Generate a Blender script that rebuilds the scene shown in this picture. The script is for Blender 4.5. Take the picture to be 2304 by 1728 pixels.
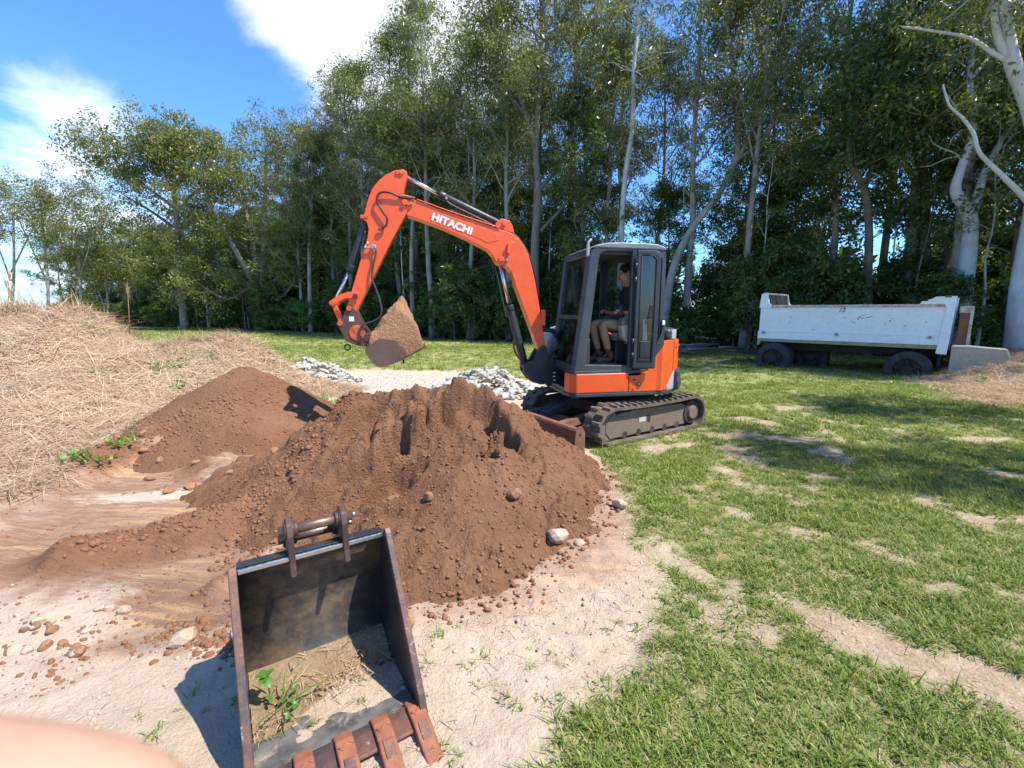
import bpy, bmesh, math, random
import numpy as np
from mathutils import Vector, Matrix
for o in list(bpy.data.objects): bpy.data.objects.remove(o)
sc = bpy.context.scene
COL = sc.collection
R = math.radians
# ---------------------------------------------------------------- camera
cam = bpy.data.cameras.new('camera')
cam.sensor_width = 36.0
cam.lens = 36.0 * 1000 / 2304
cam.clip_start = 0.004; cam.clip_end = 3000
cam.dof.use_dof = True; cam.dof.focus_distance = 5.0; cam.dof.aperture_fstop = 15.0
camo = bpy.data.objects.new('camera', cam); COL.objects.link(camo)
camo.location = (0, 0, 1.7)
camo.rotation_euler = (R(90) - math.atan(0.164), 0, 0)
sc.camera = camo
# ---------------------------------------------------------------- sun and sky
SUN_EL, SUN_AZ = R(57), R(-21)          # azimuth from +X towards +Y
sd = Vector((math.cos(SUN_EL)*math.cos(SUN_AZ), math.cos(SUN_EL)*math.sin(SUN_AZ), math.sin(SUN_EL)))
sl = bpy.data.lights.new('sun', 'SUN'); sl.energy = 5.0; sl.angle = R(0.53); sl.color = (1.0, 0.95, 0.86)
so = bpy.data.objects.new('sun', sl); COL.objects.link(so)
so.rotation_euler = sd.to_track_quat('Z', 'Y').to_euler(); so.location = (30, -8, 50)
w = bpy.data.worlds.new('World'); sc.world = w; w.use_nodes = True
sc.view_settings.view_transform = 'Standard'; sc.view_settings.look = 'None'
sc.view_settings.exposure = 0.8; sc.view_settings.gamma = 1.0
sc.render.resolution_x = 1024; sc.render.resolution_y = 768
try:
    sc.cycles.max_bounces = 6; sc.cycles.diffuse_bounces = 3; sc.cycles.glossy_bounces = 3; sc.cycles.transparent_max_bounces = 12; sc.cycles.volume_bounces = 0
    sc.cycles.sample_clamp_indirect = 6.0
except Exception: pass

# ---- node helper: N(tree, type, {input: value or socket}, prop=...)
def N(nt, t, ins=None, **kw):
    n = nt.nodes.new('ShaderNode' + t)
    for k, v in kw.items(): setattr(n, k, v)
    for k, v in (ins or {}).items():
        s = n.inputs[k]
        if isinstance(v, bpy.types.Node): v = v.outputs[0]
        if isinstance(v, bpy.types.NodeSocket): nt.links.new(v, s)
        else:
            if s.type == 'RGBA' and len(v) == 3: v = (*v, 1)
            s.default_value = v
    return n
def math_(nt, op, a, b=0.0, c=None, clamp=False):
    n = N(nt, 'Math', {0: a, 1: b}, operation=op)
    if c is not None: n.inputs[2].default_value = c
    n.use_clamp = clamp
    return n
def mixc(nt, f, a, b, bt='MIX'):
    n = nt.nodes.new('ShaderNodeMix'); n.data_type = 'RGBA'; n.blend_type = bt
    for idx, v in ((0, f), (6, a), (7, b)):
        s = n.inputs[idx]
        if isinstance(v, bpy.types.Node): v = v.outputs[2] if v.bl_idname == 'ShaderNodeMix' else v.outputs[0]
        if isinstance(v, bpy.types.NodeSocket): nt.links.new(v, s)
        else: s.default_value = (*v, 1) if isinstance(v, tuple) and len(v) == 3 else v
    return n.outputs[2]
def sstep(nt, v, lo, hi):
    n = N(nt, 'MapRange', {'Value': v, 'From Min': lo, 'From Max': hi}, interpolation_type='SMOOTHSTEP')
    return n.outputs[0]

nt = w.node_tree; nt.nodes.clear()
sky = N(nt, 'TexSky', sky_type='NISHITA'); sky.sun_disc = False
sky.sun_elevation = SUN_EL; sky.sun_rotation = math.atan2(sd.x, sd.y)
sky.air_density = 1.15; sky.dust_density = 0.3; sky.ozone_density = 3.0; sky.altitude = 0
tc = N(nt, 'TexCoord')
d = tc.outputs['Generated']
sep = N(nt, 'SeparateXYZ', {0: d})
den = math_(nt, 'ADD', math_(nt, 'MAXIMUM', sep.outputs[2], 0.0), 0.18)
uv = N(nt, 'CombineXYZ', {0: math_(nt, 'DIVIDE', sep.outputs[0], den), 1: math_(nt, 'DIVIDE', sep.outputs[1], den)})
n1 = N(nt, 'TexNoise', {'Vector': uv, 'Scale': 2.1, 'Detail': 10.0, 'Roughness': 0.60, 'Distortion': 0.5})
n2 = N(nt, 'TexNoise', {'Vector': uv, 'Scale': 5.0, 'Detail': 6.0, 'Roughness': 0.6})
acc = math_(nt, 'ADD', math_(nt, 'MULTIPLY', n1.outputs[0], 1.0), math_(nt, 'MULTIPLY', n2.outputs[0], 0.22))
def blob(cx, cy, cz, r, amp):
    global acc
    L = math.sqrt(cx*cx+cy*cy+cz*cz)
    ds = N(nt, 'VectorMath', {0: d, 1: (cx/L, cy/L, cz/L)}, operation='DISTANCE')
    s = sstep(nt, ds.outputs['Value'], r, 0.0)
    acc = math_(nt, 'ADD', acc, math_(nt, 'MULTIPLY', s, amp))
# banks of cumulus (directions in the world)
blob(-0.45, 1.12, 0.70, 0.26, 0.30); blob(-0.30, 1.1, 0.62, 0.26, 0.26); blob(-0.24, 1.08, 0.58, 0.27, 0.30); blob(-0.60, 1.12, 0.82, 0.22, 0.30); blob(-0.36, 1.1, 0.74, 0.24, 0.26); blob(-0.10, 1.1, 0.62, 0.24, 0.26); blob(-0.2, 1.0, 0.9, 0.3, 0.22); blob(0.3, 1.0, 0.8, 0.4, 0.14)
blob(-0.98, 1.07, 0.46, 0.15, 0.30); blob(-0.88, 1.07, 0.45, 0.10, 0.18); blob(-1.0, 1.07, 0.36, 0.10, 0.16)
blob(-1.05, 1.02, 0.16, 0.20, 0.26); blob(-0.80, 1.02, 0.14, 0.22, 0.28)
blob(-0.85, 1.1, 0.85, 0.40, -0.22); blob(-0.60, 1.1, 0.55, 0.22, -0.16)
cl = sstep(nt, acc, 0.68, 1.16)
shade = sstep(nt, acc, 0.90, 1.30)
skyc = mixc(nt, 1.0, sky, (0.60, 0.97, 1.45), 'MULTIPLY')
ccol = mixc(nt, shade, (7.4, 7.6, 8.0), (5.7, 6.0, 6.6))
fin = mixc(nt, math_(nt, 'MULTIPLY', cl, 0.95), skyc, ccol)
bg = N(nt, 'Background', {'Color': fin, 'Strength': 0.12})
nt.links.new(bg.outputs[0], N(nt, 'OutputWorld').inputs[0])

# ---------------------------------------------------------------- helpers
def tag(o, label=None, cat=None, group=None, kind=None):
    if label: o['label'] = label
    if cat: o['category'] = cat
    if group: o['group'] = group
    if kind: o['kind'] = kind
    return o
def link(name, me, parent=None, loc=None, rot=None):
    o = bpy.data.objects.new(name, me); COL.objects.link(o)
    if parent: o.parent = parent
    if loc is not None: o.location = loc
    if rot is not None: o.rotation_euler = rot
    return o
def empty(name, loc=(0,0,0), rz=0.0):
    o = link(name, None, loc=loc, rot=(0,0,rz)); o.empty_display_size = 0.2
    return o
def npmesh(name, V, Fq, mat=None, smooth=False, attrs=None):
    V = np.asarray(V, np.float32); Fq = np.asarray(Fq, np.int32)
    me = bpy.data.meshes.new(name); k = Fq.shape[1]
    me.vertices.add(len(V)); me.vertices.foreach_set('co', V.ravel())
    me.loops.add(Fq.size); me.loops.foreach_set('vertex_index', Fq.ravel())
    me.polygons.add(len(Fq)); me.polygons.foreach_set('loop_start', np.arange(0, Fq.size, k, dtype=np.int32))
    if smooth: me.polygons.foreach_set('use_smooth', np.ones(len(Fq), bool))
    me.update(calc_edges=True)
    for a, v in (attrs or {}).items():
        at = me.attributes.new(a, 'FLOAT', 'POINT'); at.data.foreach_set('value', np.asarray(v, np.float32))
    if mat: me.materials.append(mat)
    return me
class MB:
    """collects boxes, prisms and tubes into one mesh"""
    def __init__(s): s.v = []; s.f = []; s.sm = []
    def add(s, vs, fs, smooth=False):
        b = len(s.v); s.v += [tuple(p) for p in vs]; s.f += [tuple(i+b for i in f) for f in fs]; s.sm += [smooth]*len(fs); return s
    def box(s, c, d, M=None):
        x, y, z = d[0]/2, d[1]/2, d[2]/2
        vs = [Vector((i*x, j*y, k*z)) for i in (-1,1) for j in (-1,1) for k in (-1,1)]
        vs = [((M @ p) if M else p) + Vector(c) for p in vs]
        return s.add(vs, [(0,1,3,2),(4,6,7,5),(0,4,5,1),(2,3,7,6),(0,2,6,4),(1,5,7,3)])
    def bx(s, x0, x1, y0, y1, z0, z1): return s.box(((x0+x1)/2,(y0+y1)/2,(z0+z1)/2),(x1-x0,y1-y0,z1-z0))
    def prism(s, pr, y0, y1, ax='y'):
        f = {'y': lambda a,b,t:(a,t,b), 'z': lambda a,b,t:(a,b,t), 'x': lambda a,b,t:(t,a,b)}[ax]
        n = len(pr); vs = [f(a,b,y0) for a,b in pr] + [f(a,b,y1) for a,b in pr]
        fs = [tuple(range(n)), tuple(range(2*n-1, n-1, -1))] + [(i, n+i, n+(i+1)%n, (i+1)%n) for i in range(n)]
        return s.add(vs, fs)
    def ring(s, po, pi, y0, y1):
        n = len(po); vs = [(a,y0,b) for a,b in po]+[(a,y0,b) for a,b in pi]+[(a,y1,b) for a,b in po]+[(a,y1,b) for a,b in pi]
        fs = []
        for i in range(n):
            j = (i+1)%n
            fs += [(i,j,n+j,n+i),(2*n+i,3*n+i,3*n+j,2*n+j),(i,2*n+i,2*n+j,j),(n+i,n+j,3*n+j,3*n+i)]
        return s.add(vs, fs)
    def bar(s, p0, p1, wd, ht, up=(0,0,1)):
        p0, p1 = Vector(p0), Vector(p1); t = (p1-p0).normalized(); u = Vector(up)
        a = t.cross(u)
        if a.length < 1e-4: a = t.cross(Vector((1,0,0)))
        a.normalize(); b = a.cross(t)
        vs = [p + a*i*wd/2 + b*j*ht/2 for p in (p0,p1) for i,j in ((-1,-1),(1,-1),(1,1),(-1,1))]
        return s.add(vs, [(3,2,1,0),(4,5,6,7),(0,1,5,4),(1,2,6,5),(2,3,7,6),(3,0,4,7)])
    def tube(s, path, rad, seg=8, caps=True):
        P = [Vector(p) for p in path]; n = len(P)
        if not hasattr(rad, '__len__'): rad = [rad]*n
        vs = []; ref = None
        for i in range(n):
            t = (P[min(i+1,n-1)]-P[max(i-1,0)])
            t = t.normalized() if t.length > 1e-9 else Vector((0,0,1))
            if ref is None:
                ref = Vector((0,0,1)) if abs(t.z) < 0.9 else Vector((1,0,0))
            a = t.cross(ref); 
            if a.length < 1e-5: a = t.orthogonal()
            a.normalize(); b = a.cross(t).normalized(); ref = b
            for k in range(seg):
                an = 2*math.pi*k/seg
                vs.append(P[i] + (a*math.cos(an) + b*math.sin(an))*rad[i])
        fs = [(i*seg+k, i*seg+(k+1)%seg, (i+1)*seg+(k+1)%seg, (i+1)*seg+k) for i in range(n-1) for k in range(seg)]
        s.add(vs, fs, True)
        if caps:
            b = len(s.v)-n*seg
            s.f += [tuple(b+k for k in range(seg-1,-1,-1)), tuple(b+(n-1)*seg+k for k in range(seg))]; s.sm += [False, False]
        return s
    def cyl(s, p0, p1, r0, r1=None, seg=16): return s.tube([p0,p1],[r0, r0 if r1 is None else r1], seg)
    def mesh(s, name, mat=None, M=None, bevel=0):
        me = bpy.data.meshes.new(name)
        vs = [tuple(M @ Vector(p)) for p in s.v] if M else s.v
        me.from_pydata(vs, [], s.f)
        me.polygons.foreach_set('use_smooth', s.sm)
        bm = bmesh.new(); bm.from_mesh(me); bmesh.ops.recalc_face_normals(bm, faces=bm.faces); bm.to_mesh(me); bm.free()
        if mat: me.materials.append(mat)
        return me
    def build(s, name, mat, parent=None, bevel=0.0, M=None, seg=2):
        o = link(name, s.mesh(name, mat, M), parent)
        if bevel:
            b = o.modifiers.new('bevel', 'BEVEL'); b.width = bevel; b.segments = seg; b.limit_method = 'ANGLE'; b.angle_limit = R(35)
        return o
def catmull(pts, k=6):
    P = [Vector(p) for p in pts]; out = []
    for i in range(len(P)-1):
        a, b, c, e = P[max(i-1,0)], P[i], P[i+1], P[min(i+2,len(P)-1)]
        for j in range(k):
            t = j/k
            out.append(0.5*((2*b)+(c-a)*t+(2*a-5*b+4*c-e)*t*t+(3*b-a-3*c+e)*t**3))
    out.append(P[-1]); return out
def rot2(p, a): return (p[0]*math.cos(a)-p[1]*math.sin(a), p[0]*math.sin(a)+p[1]*math.cos(a))
# ---- numpy value noise
def vnoise(x, y, seed=0):
    xi = np.floor(x).astype(np.int64); yi = np.floor(y).astype(np.int64); fx = x-xi; fy = y-yi
    fx = fx*fx*(3-2*fx); fy = fy*fy*(3-2*fy)
    def h(a, b):
        n = (a*374761393 + b*668265263 + seed*974634777) & 0x7fffffff
        n = ((n ^ (n >> 13))*1274126177) & 0x7fffffff
        n = (n ^ (n >> 16)) & 0x7fffffff
        return n/0x7fffffff
    return (h(xi,yi)*(1-fx)+h(xi+1,yi)*fx)*(1-fy)+(h(xi,yi+1)*(1-fx)+h(xi+1,yi+1)*fx)*fy
def fbm(x, y, sc_, octv=4, seed=0, gain=0.5):
    s = 0; a = 1; t = 0; f = 1/sc_
    for i in range(octv):
        s = s + a*vnoise(x*f+i*17.3, y*f+i*5.1, seed+i); t += a; a *= gain; f *= 2.03
    return s/t
def ridge(x, y, sc_, octv=4, seed=0):
    s = 0; a = 1; t = 0; f = 1/sc_
    for i in range(octv):
        s = s + a*(1-np.abs(2*vnoise(x*f+i*7.7, y*f+i*3.3, seed+i)-1)); t += a; a *= 0.5; f *= 2.1
    return s/t
def ss(v, lo, hi):
    t = np.clip((v-lo)/(hi-lo), 0, 1); return t*t*(3-2*t)
def polysd(x, y, poly):
    """signed distance to a polygon, positive inside"""
    d2 = np.full(x.shape, 1e9); ins = np.zeros(x.shape, bool); n = len(poly)
    for i in range(n):
        ax, ay = poly[i]; bx_, by_ = poly[(i+1)%n]
        ex, ey = bx_-ax, by_-ay; t = np.clip(((x-ax)*ex+(y-ay)*ey)/(ex*ex+ey*ey), 0, 1)
        d2 = np.minimum(d2, (x-ax-t*ex)**2+(y-ay-t*ey)**2)
        c = ((ay > y) != (by_ > y))
        with np.errstate(divide='ignore', invalid='ignore'):
            xi = ax+(y-ay)*ex/(ey if ey else 1e-9)
        ins ^= (c & (x < xi))
    return np.where(ins, 1, -1)*np.sqrt(d2)
def linesd(x, y, pts):
    d2 = np.full(x.shape, 1e9)
    for (ax, ay), (bx_, by_) in zip(pts[:-1], pts[1:]):
        ex, ey = bx_-ax, by_-ay; t = np.clip(((x-ax)*ex+(y-ay)*ey)/(ex*ex+ey*ey), 0, 1)
        d2 = np.minimum(d2, (x-ax-t*ex)**2+(y-ay-t*ey)**2)
    return np.sqrt(d2)

# ---------------------------------------------------------------- materials
def principled(nt, col, rough=0.8, metal=0.0, bump=None, bstr=0.3, bdist=0.01, spec=0.5, extra=None):
    ins = {'Base Color': col, 'Roughness': rough, 'Metallic': metal, 'Specular IOR Level': spec}
    if bump is not None:
        ins['Normal'] = N(nt, 'Bump', {'Height': bump, 'Strength': bstr, 'Distance': bdist})
    ins.update(extra or {})
    p = N(nt, 'BsdfPrincipled', ins)
    nt.links.new(p.outputs[0], N(nt, 'OutputMaterial').inputs[0])
    return p
def newmat(name):
    m = bpy.data.materials.new(name); m.use_nodes = True; m.node_tree.nodes.clear(); return m, m.node_tree
def worn(name, c1, c2, scale=6.0, rough=0.6, metal=0.0, dirt=None, dscale=3.0, dlo=0.5, dhi=0.7, bstr=0.15, bdist=0.004, coat=0.0, rvar=0.15, spec=0.5):
    """painted or rusty surface: two mottled tones plus patches of dirt"""
    m, nt = newmat(name)
    oc = N(nt, 'TexCoord').outputs['Object']
    n1 = N(nt, 'TexNoise', {'Vector': oc, 'Scale': scale, 'Detail': 6.0, 'Roughness': 0.65})
    n2 = N(nt, 'TexNoise', {'Vector': oc, 'Scale': scale*9, 'Detail': 4.0, 'Roughness': 0.7})
    c = mixc(nt, sstep(nt, n1.outputs[0], 0.35, 0.68), c1, c2)
    c = mixc(nt, math_(nt, 'MULTIPLY', sstep(nt, n2.outputs[0], 0.45, 0.75), 0.35), c, tuple(0.6*v for v in c1))
    if dirt:
        n3 = N(nt, 'TexNoise', {'Vector': oc, 'Scale': dscale, 'Detail': 8.0, 'Roughness': 0.72})
        c = mixc(nt, math_(nt, 'MULTIPLY', sstep(nt, n3.outputs[0], dlo, dhi), 0.85), c, dirt)
    rr = N(nt, 'MapRange', {'Value': n2.outputs[0], 'From Min': 0.3, 'From Max': 0.7, 'To Min': rough-rvar, 'To Max': min(1, rough+rvar)})
    principled(nt, c, rr.outputs[0], metal, n2.outputs[0], bstr, bdist, spec, {'Coat Weight': coat} if coat else None)
    return m
def M_(n): return bpy.data.materials[n]
worn('orange_paint', (0.74, 0.085, 0.010), (0.80, 0.105, 0.013), 2.0, 0.42, dirt=(0.42, 0.17, 0.06), dscale=4.0, dlo=0.60, dhi=0.80, bstr=0.04, coat=0.15)
worn('worn_orange', (0.66, 0.10, 0.02), (0.40, 0.085, 0.03), 7.0, 0.6, dirt=(0.16, 0.07, 0.04), dscale=9.0, dlo=0.5, dhi=0.66)
worn('black_steel', (0.018, 0.019, 0.022), (0.035, 0.036, 0.042), 5.0, 0.45, dirt=(0.10, 0.08, 0.065), dscale=7, dlo=0.58, dhi=0.8)
worn('cab_grey', (0.034, 0.038, 0.050), (0.050, 0.055, 0.068), 3.0, 0.42, dirt=(0.16, 0.155, 0.15), dscale=3.5, dlo=0.58, dhi=0.85, bstr=0.05)
worn('cab_roof', (0.13, 0.15, 0.17), (0.20, 0.22, 0.235), 4.0, 0.5, dirt=(0.36, 0.36, 0.34), dscale=6, dlo=0.55, dhi=0.8)
worn('chrome', (0.75, 0.75, 0.76), (0.62, 0.62, 0.63), 5.0, 0.22, 1.0, bstr=0.0, rvar=0.08)
worn('rubber', (0.075, 0.058, 0.043), (0.125, 0.096, 0.070), 6.0, 0.9, dirt=(0.22, 0.165, 0.115), dscale=7, dlo=0.45, dhi=0.72, bstr=0.4)
worn('track_dust', (0.18, 0.125, 0.083), (0.13, 0.092, 0.062), 5.0, 0.9, dirt=(0.27, 0.205, 0.145), dscale=5, dlo=0.5, dhi=0.72, bstr=0.4)
worn('rust_brown', (0.17, 0.075, 0.042), (0.24, 0.11, 0.06), 6.0, 0.75, dirt=(0.09, 0.045, 0.032), dscale=8, dlo=0.5, dhi=0.7, bstr=0.4)
worn('dark_rust', (0.052, 0.031, 0.026), (0.095, 0.05, 0.038), 7.0, 0.6, 0.2, dirt=(0.15, 0.085, 0.055), dscale=9, dlo=0.55, dhi=0.78, bstr=0.3)
worn('bright_rust', (0.30, 0.105, 0.05), (0.20, 0.07, 0.04), 14.0, 0.8, dirt=(0.42, 0.24, 0.15), dscale=16, dlo=0.58, dhi=0.78, bstr=0.5)
worn('hitch_steel', (0.13, 0.050, 0.034), (0.075, 0.038, 0.030), 9.0, 0.55, 0.1, dirt=(0.30, 0.06, 0.025), dscale=6, dlo=0.58, dhi=0.72)
worn('bucket_brown', (0.105, 0.058, 0.042), (0.14, 0.08, 0.055), 5.0, 0.6, dirt=(0.24, 0.14, 0.08), dscale=6, dlo=0.56, dhi=0.8)
worn('silver_grey', (0.30, 0.315, 0.34), (0.38, 0.39, 0.41), 4.0, 0.4, bstr=0.03)
worn('dark_plastic', (0.022, 0.023, 0.026), (0.04, 0.041, 0.045), 5.0, 0.6)
worn('seat_cream', (0.46, 0.43, 0.33), (0.38, 0.355, 0.28), 4.0, 0.6, dirt=(0.22, 0.19, 0.14), dscale=6, dlo=0.55, dhi=0.75)
worn('seat_grey', (0.12, 0.125, 0.13), (0.17, 0.175, 0.18), 5.0, 0.7)
worn('red_plastic', (0.5, 0.03, 0.02), (0.45, 0.03, 0.02), 5.0, 0.4)
worn('white_paint', (0.80, 0.80, 0.80), (0.74, 0.74, 0.74), 5.0, 0.5)
worn('trailer_white', (0.84, 0.84, 0.82), (0.78, 0.78, 0.765), 1.6, 0.5, dirt=(0.40, 0.25, 0.13), dscale=3.2, dlo=0.67, dhi=0.80, bstr=0.05)
worn('trailer_rust_rim', (0.60, 0.57, 0.52), (0.40, 0.24, 0.13), 7.0, 0.65, dirt=(0.20, 0.07, 0.03), dscale=12, dlo=0.55, dhi=0.68)
worn('trailer_cream', (0.40, 0.33, 0.17), (0.30, 0.24, 0.13), 5.0, 0.7)
worn('chassis', (0.022, 0.019, 0.017), (0.04, 0.034, 0.03), 5.0, 0.8)
worn('tyre', (0.028, 0.027, 0.027), (0.05, 0.048, 0.046), 5.0, 0.85, dirt=(0.12, 0.105, 0.09), dscale=8, dlo=0.55, dhi=0.8)
worn('concrete', (0.50, 0.41, 0.30), (0.40, 0.33, 0.24), 6.0, 0.95, dirt=(0.19, 0.16, 0.12), dscale=4, dlo=0.55, dhi=0.75, bstr=0.5, bdist=0.01)
worn('near_bucket_paint', (0.030, 0.031, 0.036), (0.055, 0.056, 0.062), 8.0, 0.38, 0.3, dirt=(0.17, 0.12, 0.08), dscale=7, dlo=0.56, dhi=0.78, bstr=0.25)
worn('near_bucket_back', (0.045, 0.043, 0.043), (0.085, 0.072, 0.058), 6.0, 0.55, 0.2, dirt=(0.23, 0.15, 0.085), dscale=5, dlo=0.42, dhi=0.66, bstr=0.3)
worn('near_bucket_edge', (0.045, 0.043, 0.046), (0.19, 0.08, 0.047), 6.0, 0.55, 0.25, dirt=(0.42, 0.41, 0.40), dscale=11, dlo=0.60, dhi=0.70, bstr=0.4)
worn('near_bucket_floor', (0.20, 0.185, 0.17), (0.075, 0.074, 0.076), 9.0, 0.55, 0.25, dirt=(0.46, 0.37, 0.27), dscale=6, dlo=0.54, dhi=0.68, bstr=0.3)
worn('pin_steel', (0.16, 0.095, 0.07), (0.22, 0.14, 0.105), 7.0, 0.42, 0.6, bstr=0.15)
worn('bare_steel', (0.55, 0.55, 0.56), (0.42, 0.42, 0.43), 7.0, 0.35, 1.0)
worn('finger_skin', (0.52, 0.305, 0.21), (0.48, 0.275, 0.185), 60.0, 0.55, bstr=0.02)
worn('skin', (0.60, 0.30, 0.20), (0.54, 0.25, 0.165), 12.0, 0.5, bstr=0.05)
worn('khaki', (0.43, 0.27, 0.15), (0.36, 0.22, 0.12), 12.0, 0.9, bstr=0.3)
worn('navy_cloth', (0.014, 0.018, 0.032), (0.022, 0.027, 0.045), 12.0, 0.9)
worn('boot_leather', (0.10, 0.045, 0.020), (0.14, 0.065, 0.03), 14.0, 0.6)
worn('boot_sole', (0.03, 0.027, 0.025), (0.05, 0.045, 0.04), 14.0, 0.8)
worn('hair', (0.022, 0.013, 0.009), (0.035, 0.02, 0.013), 40.0, 0.6)
def glassmat(name, tint, gl):
    m, nt = newmat(name)
    tr = N(nt, 'BsdfTransparent', {'Color': tint}); g = N(nt, 'BsdfGlossy', {'Color': (1,1,1), 'Roughness': 0.03})
    lw = N(nt, 'LayerWeight', {'Blend': 0.25})
    oc = N(nt, 'TexCoord').outputs['Object']
    dn = N(nt, 'TexNoise', {'Vector': oc, 'Scale': 5.0, 'Detail': 6.0})
    df = N(nt, 'BsdfDiffuse', {'Color': (0.3, 0.29, 0.27)})
    f = math_(nt, 'ADD', math_(nt, 'MULTIPLY', lw.outputs['Fresnel'], 0.8), gl)
    a = N(nt, 'MixShader', {0: f, 1: tr.outputs[0], 2: g.outputs[0]})
    b = N(nt, 'MixShader', {0: math_(nt, 'MULTIPLY', sstep(nt, dn.outputs[0], 0.4, 0.8), 0.10), 1: a.outputs[0], 2: df.outputs[0]})
    nt.links.new(b.outputs[0], N(nt, 'OutputMaterial').inputs[0]); return m
glassmat('cab_glass', (0.55, 0.60, 0.58, 1), 0.05)
glassmat('door_glass', (0.30, 0.33, 0.34, 1), 0.06)
def leafmat(name, c1, c2, c3, trans=0.38, rough=0.34, spec=0.5, ovar=0.3, tcol=None):
    m, nt = newmat(name)
    at = N(nt, 'Attribute', attribute_name='tint').outputs['Fac']
    oi = N(nt, 'ObjectInfo').outputs['Random']
    f = math_(nt, 'ADD', at, math_(nt, 'MULTIPLY', math_(nt, 'SUBTRACT', oi, 0.5), ovar), clamp=True)
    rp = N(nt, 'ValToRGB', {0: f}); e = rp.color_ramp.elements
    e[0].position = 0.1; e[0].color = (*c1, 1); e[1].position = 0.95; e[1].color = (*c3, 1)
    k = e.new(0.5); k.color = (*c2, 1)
    p = N(nt, 'BsdfPrincipled', {'Base Color': rp.outputs[0], 'Roughness': rough, 'Specular IOR Level': spec})
    tcl = mixc(nt, 1.0, rp.outputs[0], tcol or (1.5, 1.6, 0.6), 'MULTIPLY')
    t = N(nt, 'BsdfTranslucent', {'Color': tcl})
    mx = N(nt, 'MixShader', {0: trans, 1: p.outputs[0], 2: t.outputs[0]})
    nt.links.new(mx.outputs[0], N(nt, 'OutputMaterial').inputs[0]); return m
leafmat('leaf_gum', (0.095, 0.120, 0.034), (0.170, 0.185, 0.058), (0.270, 0.255, 0.105))
leafmat('leaf_dark', (0.048, 0.090, 0.022), (0.095, 0.150, 0.036), (0.165, 0.21, 0.058))
leafmat('leaf_olive', (0.105, 0.125, 0.034), (0.180, 0.190, 0.055), (0.27, 0.255, 0.09))
leafmat('leaf_bright', (0.060, 0.14, 0.026), (0.10, 0.20, 0.038), (0.15, 0.26, 0.06))
leafmat('grass_blade', (0.105, 0.165, 0.020), (0.180, 0.250, 0.034), (0.36, 0.32, 0.12), 0.30, 0.5, 0.3, 0.35, (1.2, 1.35, 0.5))
leafmat('straw', (0.33, 0.215, 0.125), (0.50, 0.355, 0.225), (0.64, 0.49, 0.345), 0.22, 0.6, 0.25, 0.5, (1.0, 0.9, 0.7))
leafmat('weed_leaf', (0.10, 0.22, 0.03), (0.15, 0.30, 0.045), (0.22, 0.36, 0.07), 0.4, 0.4, 0.5, 0.2)
def barkmat(name, c1, c2, c3, sc_=3.0, stretch=0.25, blotch=0.5):
    m, nt = newmat(name)
    oc = N(nt, 'TexCoord').outputs['Object']
    mp = N(nt, 'Mapping', {'Vector': oc, 'Scale': (1, 1, stretch)})
    n1 = N(nt, 'TexNoise', {'Vector': mp, 'Scale': sc_*2.5, 'Detail': 8.0, 'Roughness': 0.7})
    n2 = N(nt, 'TexNoise', {'Vector': oc, 'Scale': sc_*0.5, 'Detail': 5.0, 'Roughness': 0.65})
    c = mixc(nt, sstep(nt, n1.outputs[0], 0.35, 0.68), c1, c2)
    c = mixc(nt, math_(nt, 'MULTIPLY', sstep(nt, n2.outputs[0], 0.45, 0.68), blotch), c, c3)
    principled(nt, c, 0.85, 0, n1.outputs[0], 0.6, 0.02, 0.3); return m
barkmat('bark_white', (0.56, 0.57, 0.55), (0.45, 0.46, 0.455), (0.33, 0.32, 0.30), 3.0, 0.3, 0.5)
barkmat('bark_pale', (0.36, 0.34, 0.29), (0.27, 0.25, 0.21), (0.17, 0.145, 0.115), 4.0, 0.3, 0.7)
barkmat('bark_brown', (0.15, 0.115, 0.085), (0.10, 0.075, 0.055), (0.24, 0.19, 0.145), 4.0, 0.25, 0.6)
barkmat('bark_grey', (0.22, 0.20, 0.175), (0.15, 0.135, 0.115), (0.12, 0.12, 0.05), 4.0, 0.25, 0.5)
barkmat('stem_green', (0.10, 0.15, 0.04), (0.13, 0.17, 0.05), (0.09, 0.12, 0.04), 6.0)
def soilmat(name, c1, c2, c3, streak=0.0):
    m, nt = newmat(name)
    oc = N(nt, 'TexCoord').outputs['Object']
    n1 = N(nt, 'TexNoise', {'Vector': oc, 'Scale': 1.4, 'Detail': 7.0, 'Roughness': 0.62})
    n2 = N(nt, 'TexNoise', {'Vector': oc, 'Scale': 28.0, 'Detail': 8.0, 'Roughness': 0.72})
    n3 = N(nt, 'TexNoise', {'Vector': oc, 'Scale': 110.0, 'Detail': 5.0, 'Roughness': 0.7})
    v = N(nt, 'TexVoronoi', {'Vector': oc, 'Scale': 45.0})
    c = mixc(nt, sstep(nt, n1.outputs[0], 0.36, 0.66), c1, c2)
    c = mixc(nt, math_(nt, 'MULTIPLY', sstep(nt, n2.outputs[0], 0.42, 0.72), 0.55), c, c3)
    c = mixc(nt, math_(nt, 'MULTIPLY', sstep(nt, n3.outputs[0], 0.66, 0.76), 0.5), c, (0.46, 0.33, 0.22))
    hgt = math_(nt, 'ADD', math_(nt, 'MULTIPLY', n2.outputs[0], 1.0), math_(nt, 'ADD', math_(nt, 'MULTIPLY', n3.outputs[0], 0.4), math_(nt, 'MULTIPLY', v.outputs[0], -0.35)))
    principled(nt, c, 0.95, 0, hgt, 0.95, 0.035, 0.15); return m
soilmat('red_soil', (0.205, 0.098, 0.052), (0.26, 0.132, 0.073), (0.145, 0.066, 0.036))
soilmat('load_soil', (0.33, 0.175, 0.092), (0.38, 0.21, 0.115), (0.25, 0.12, 0.065))
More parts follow.
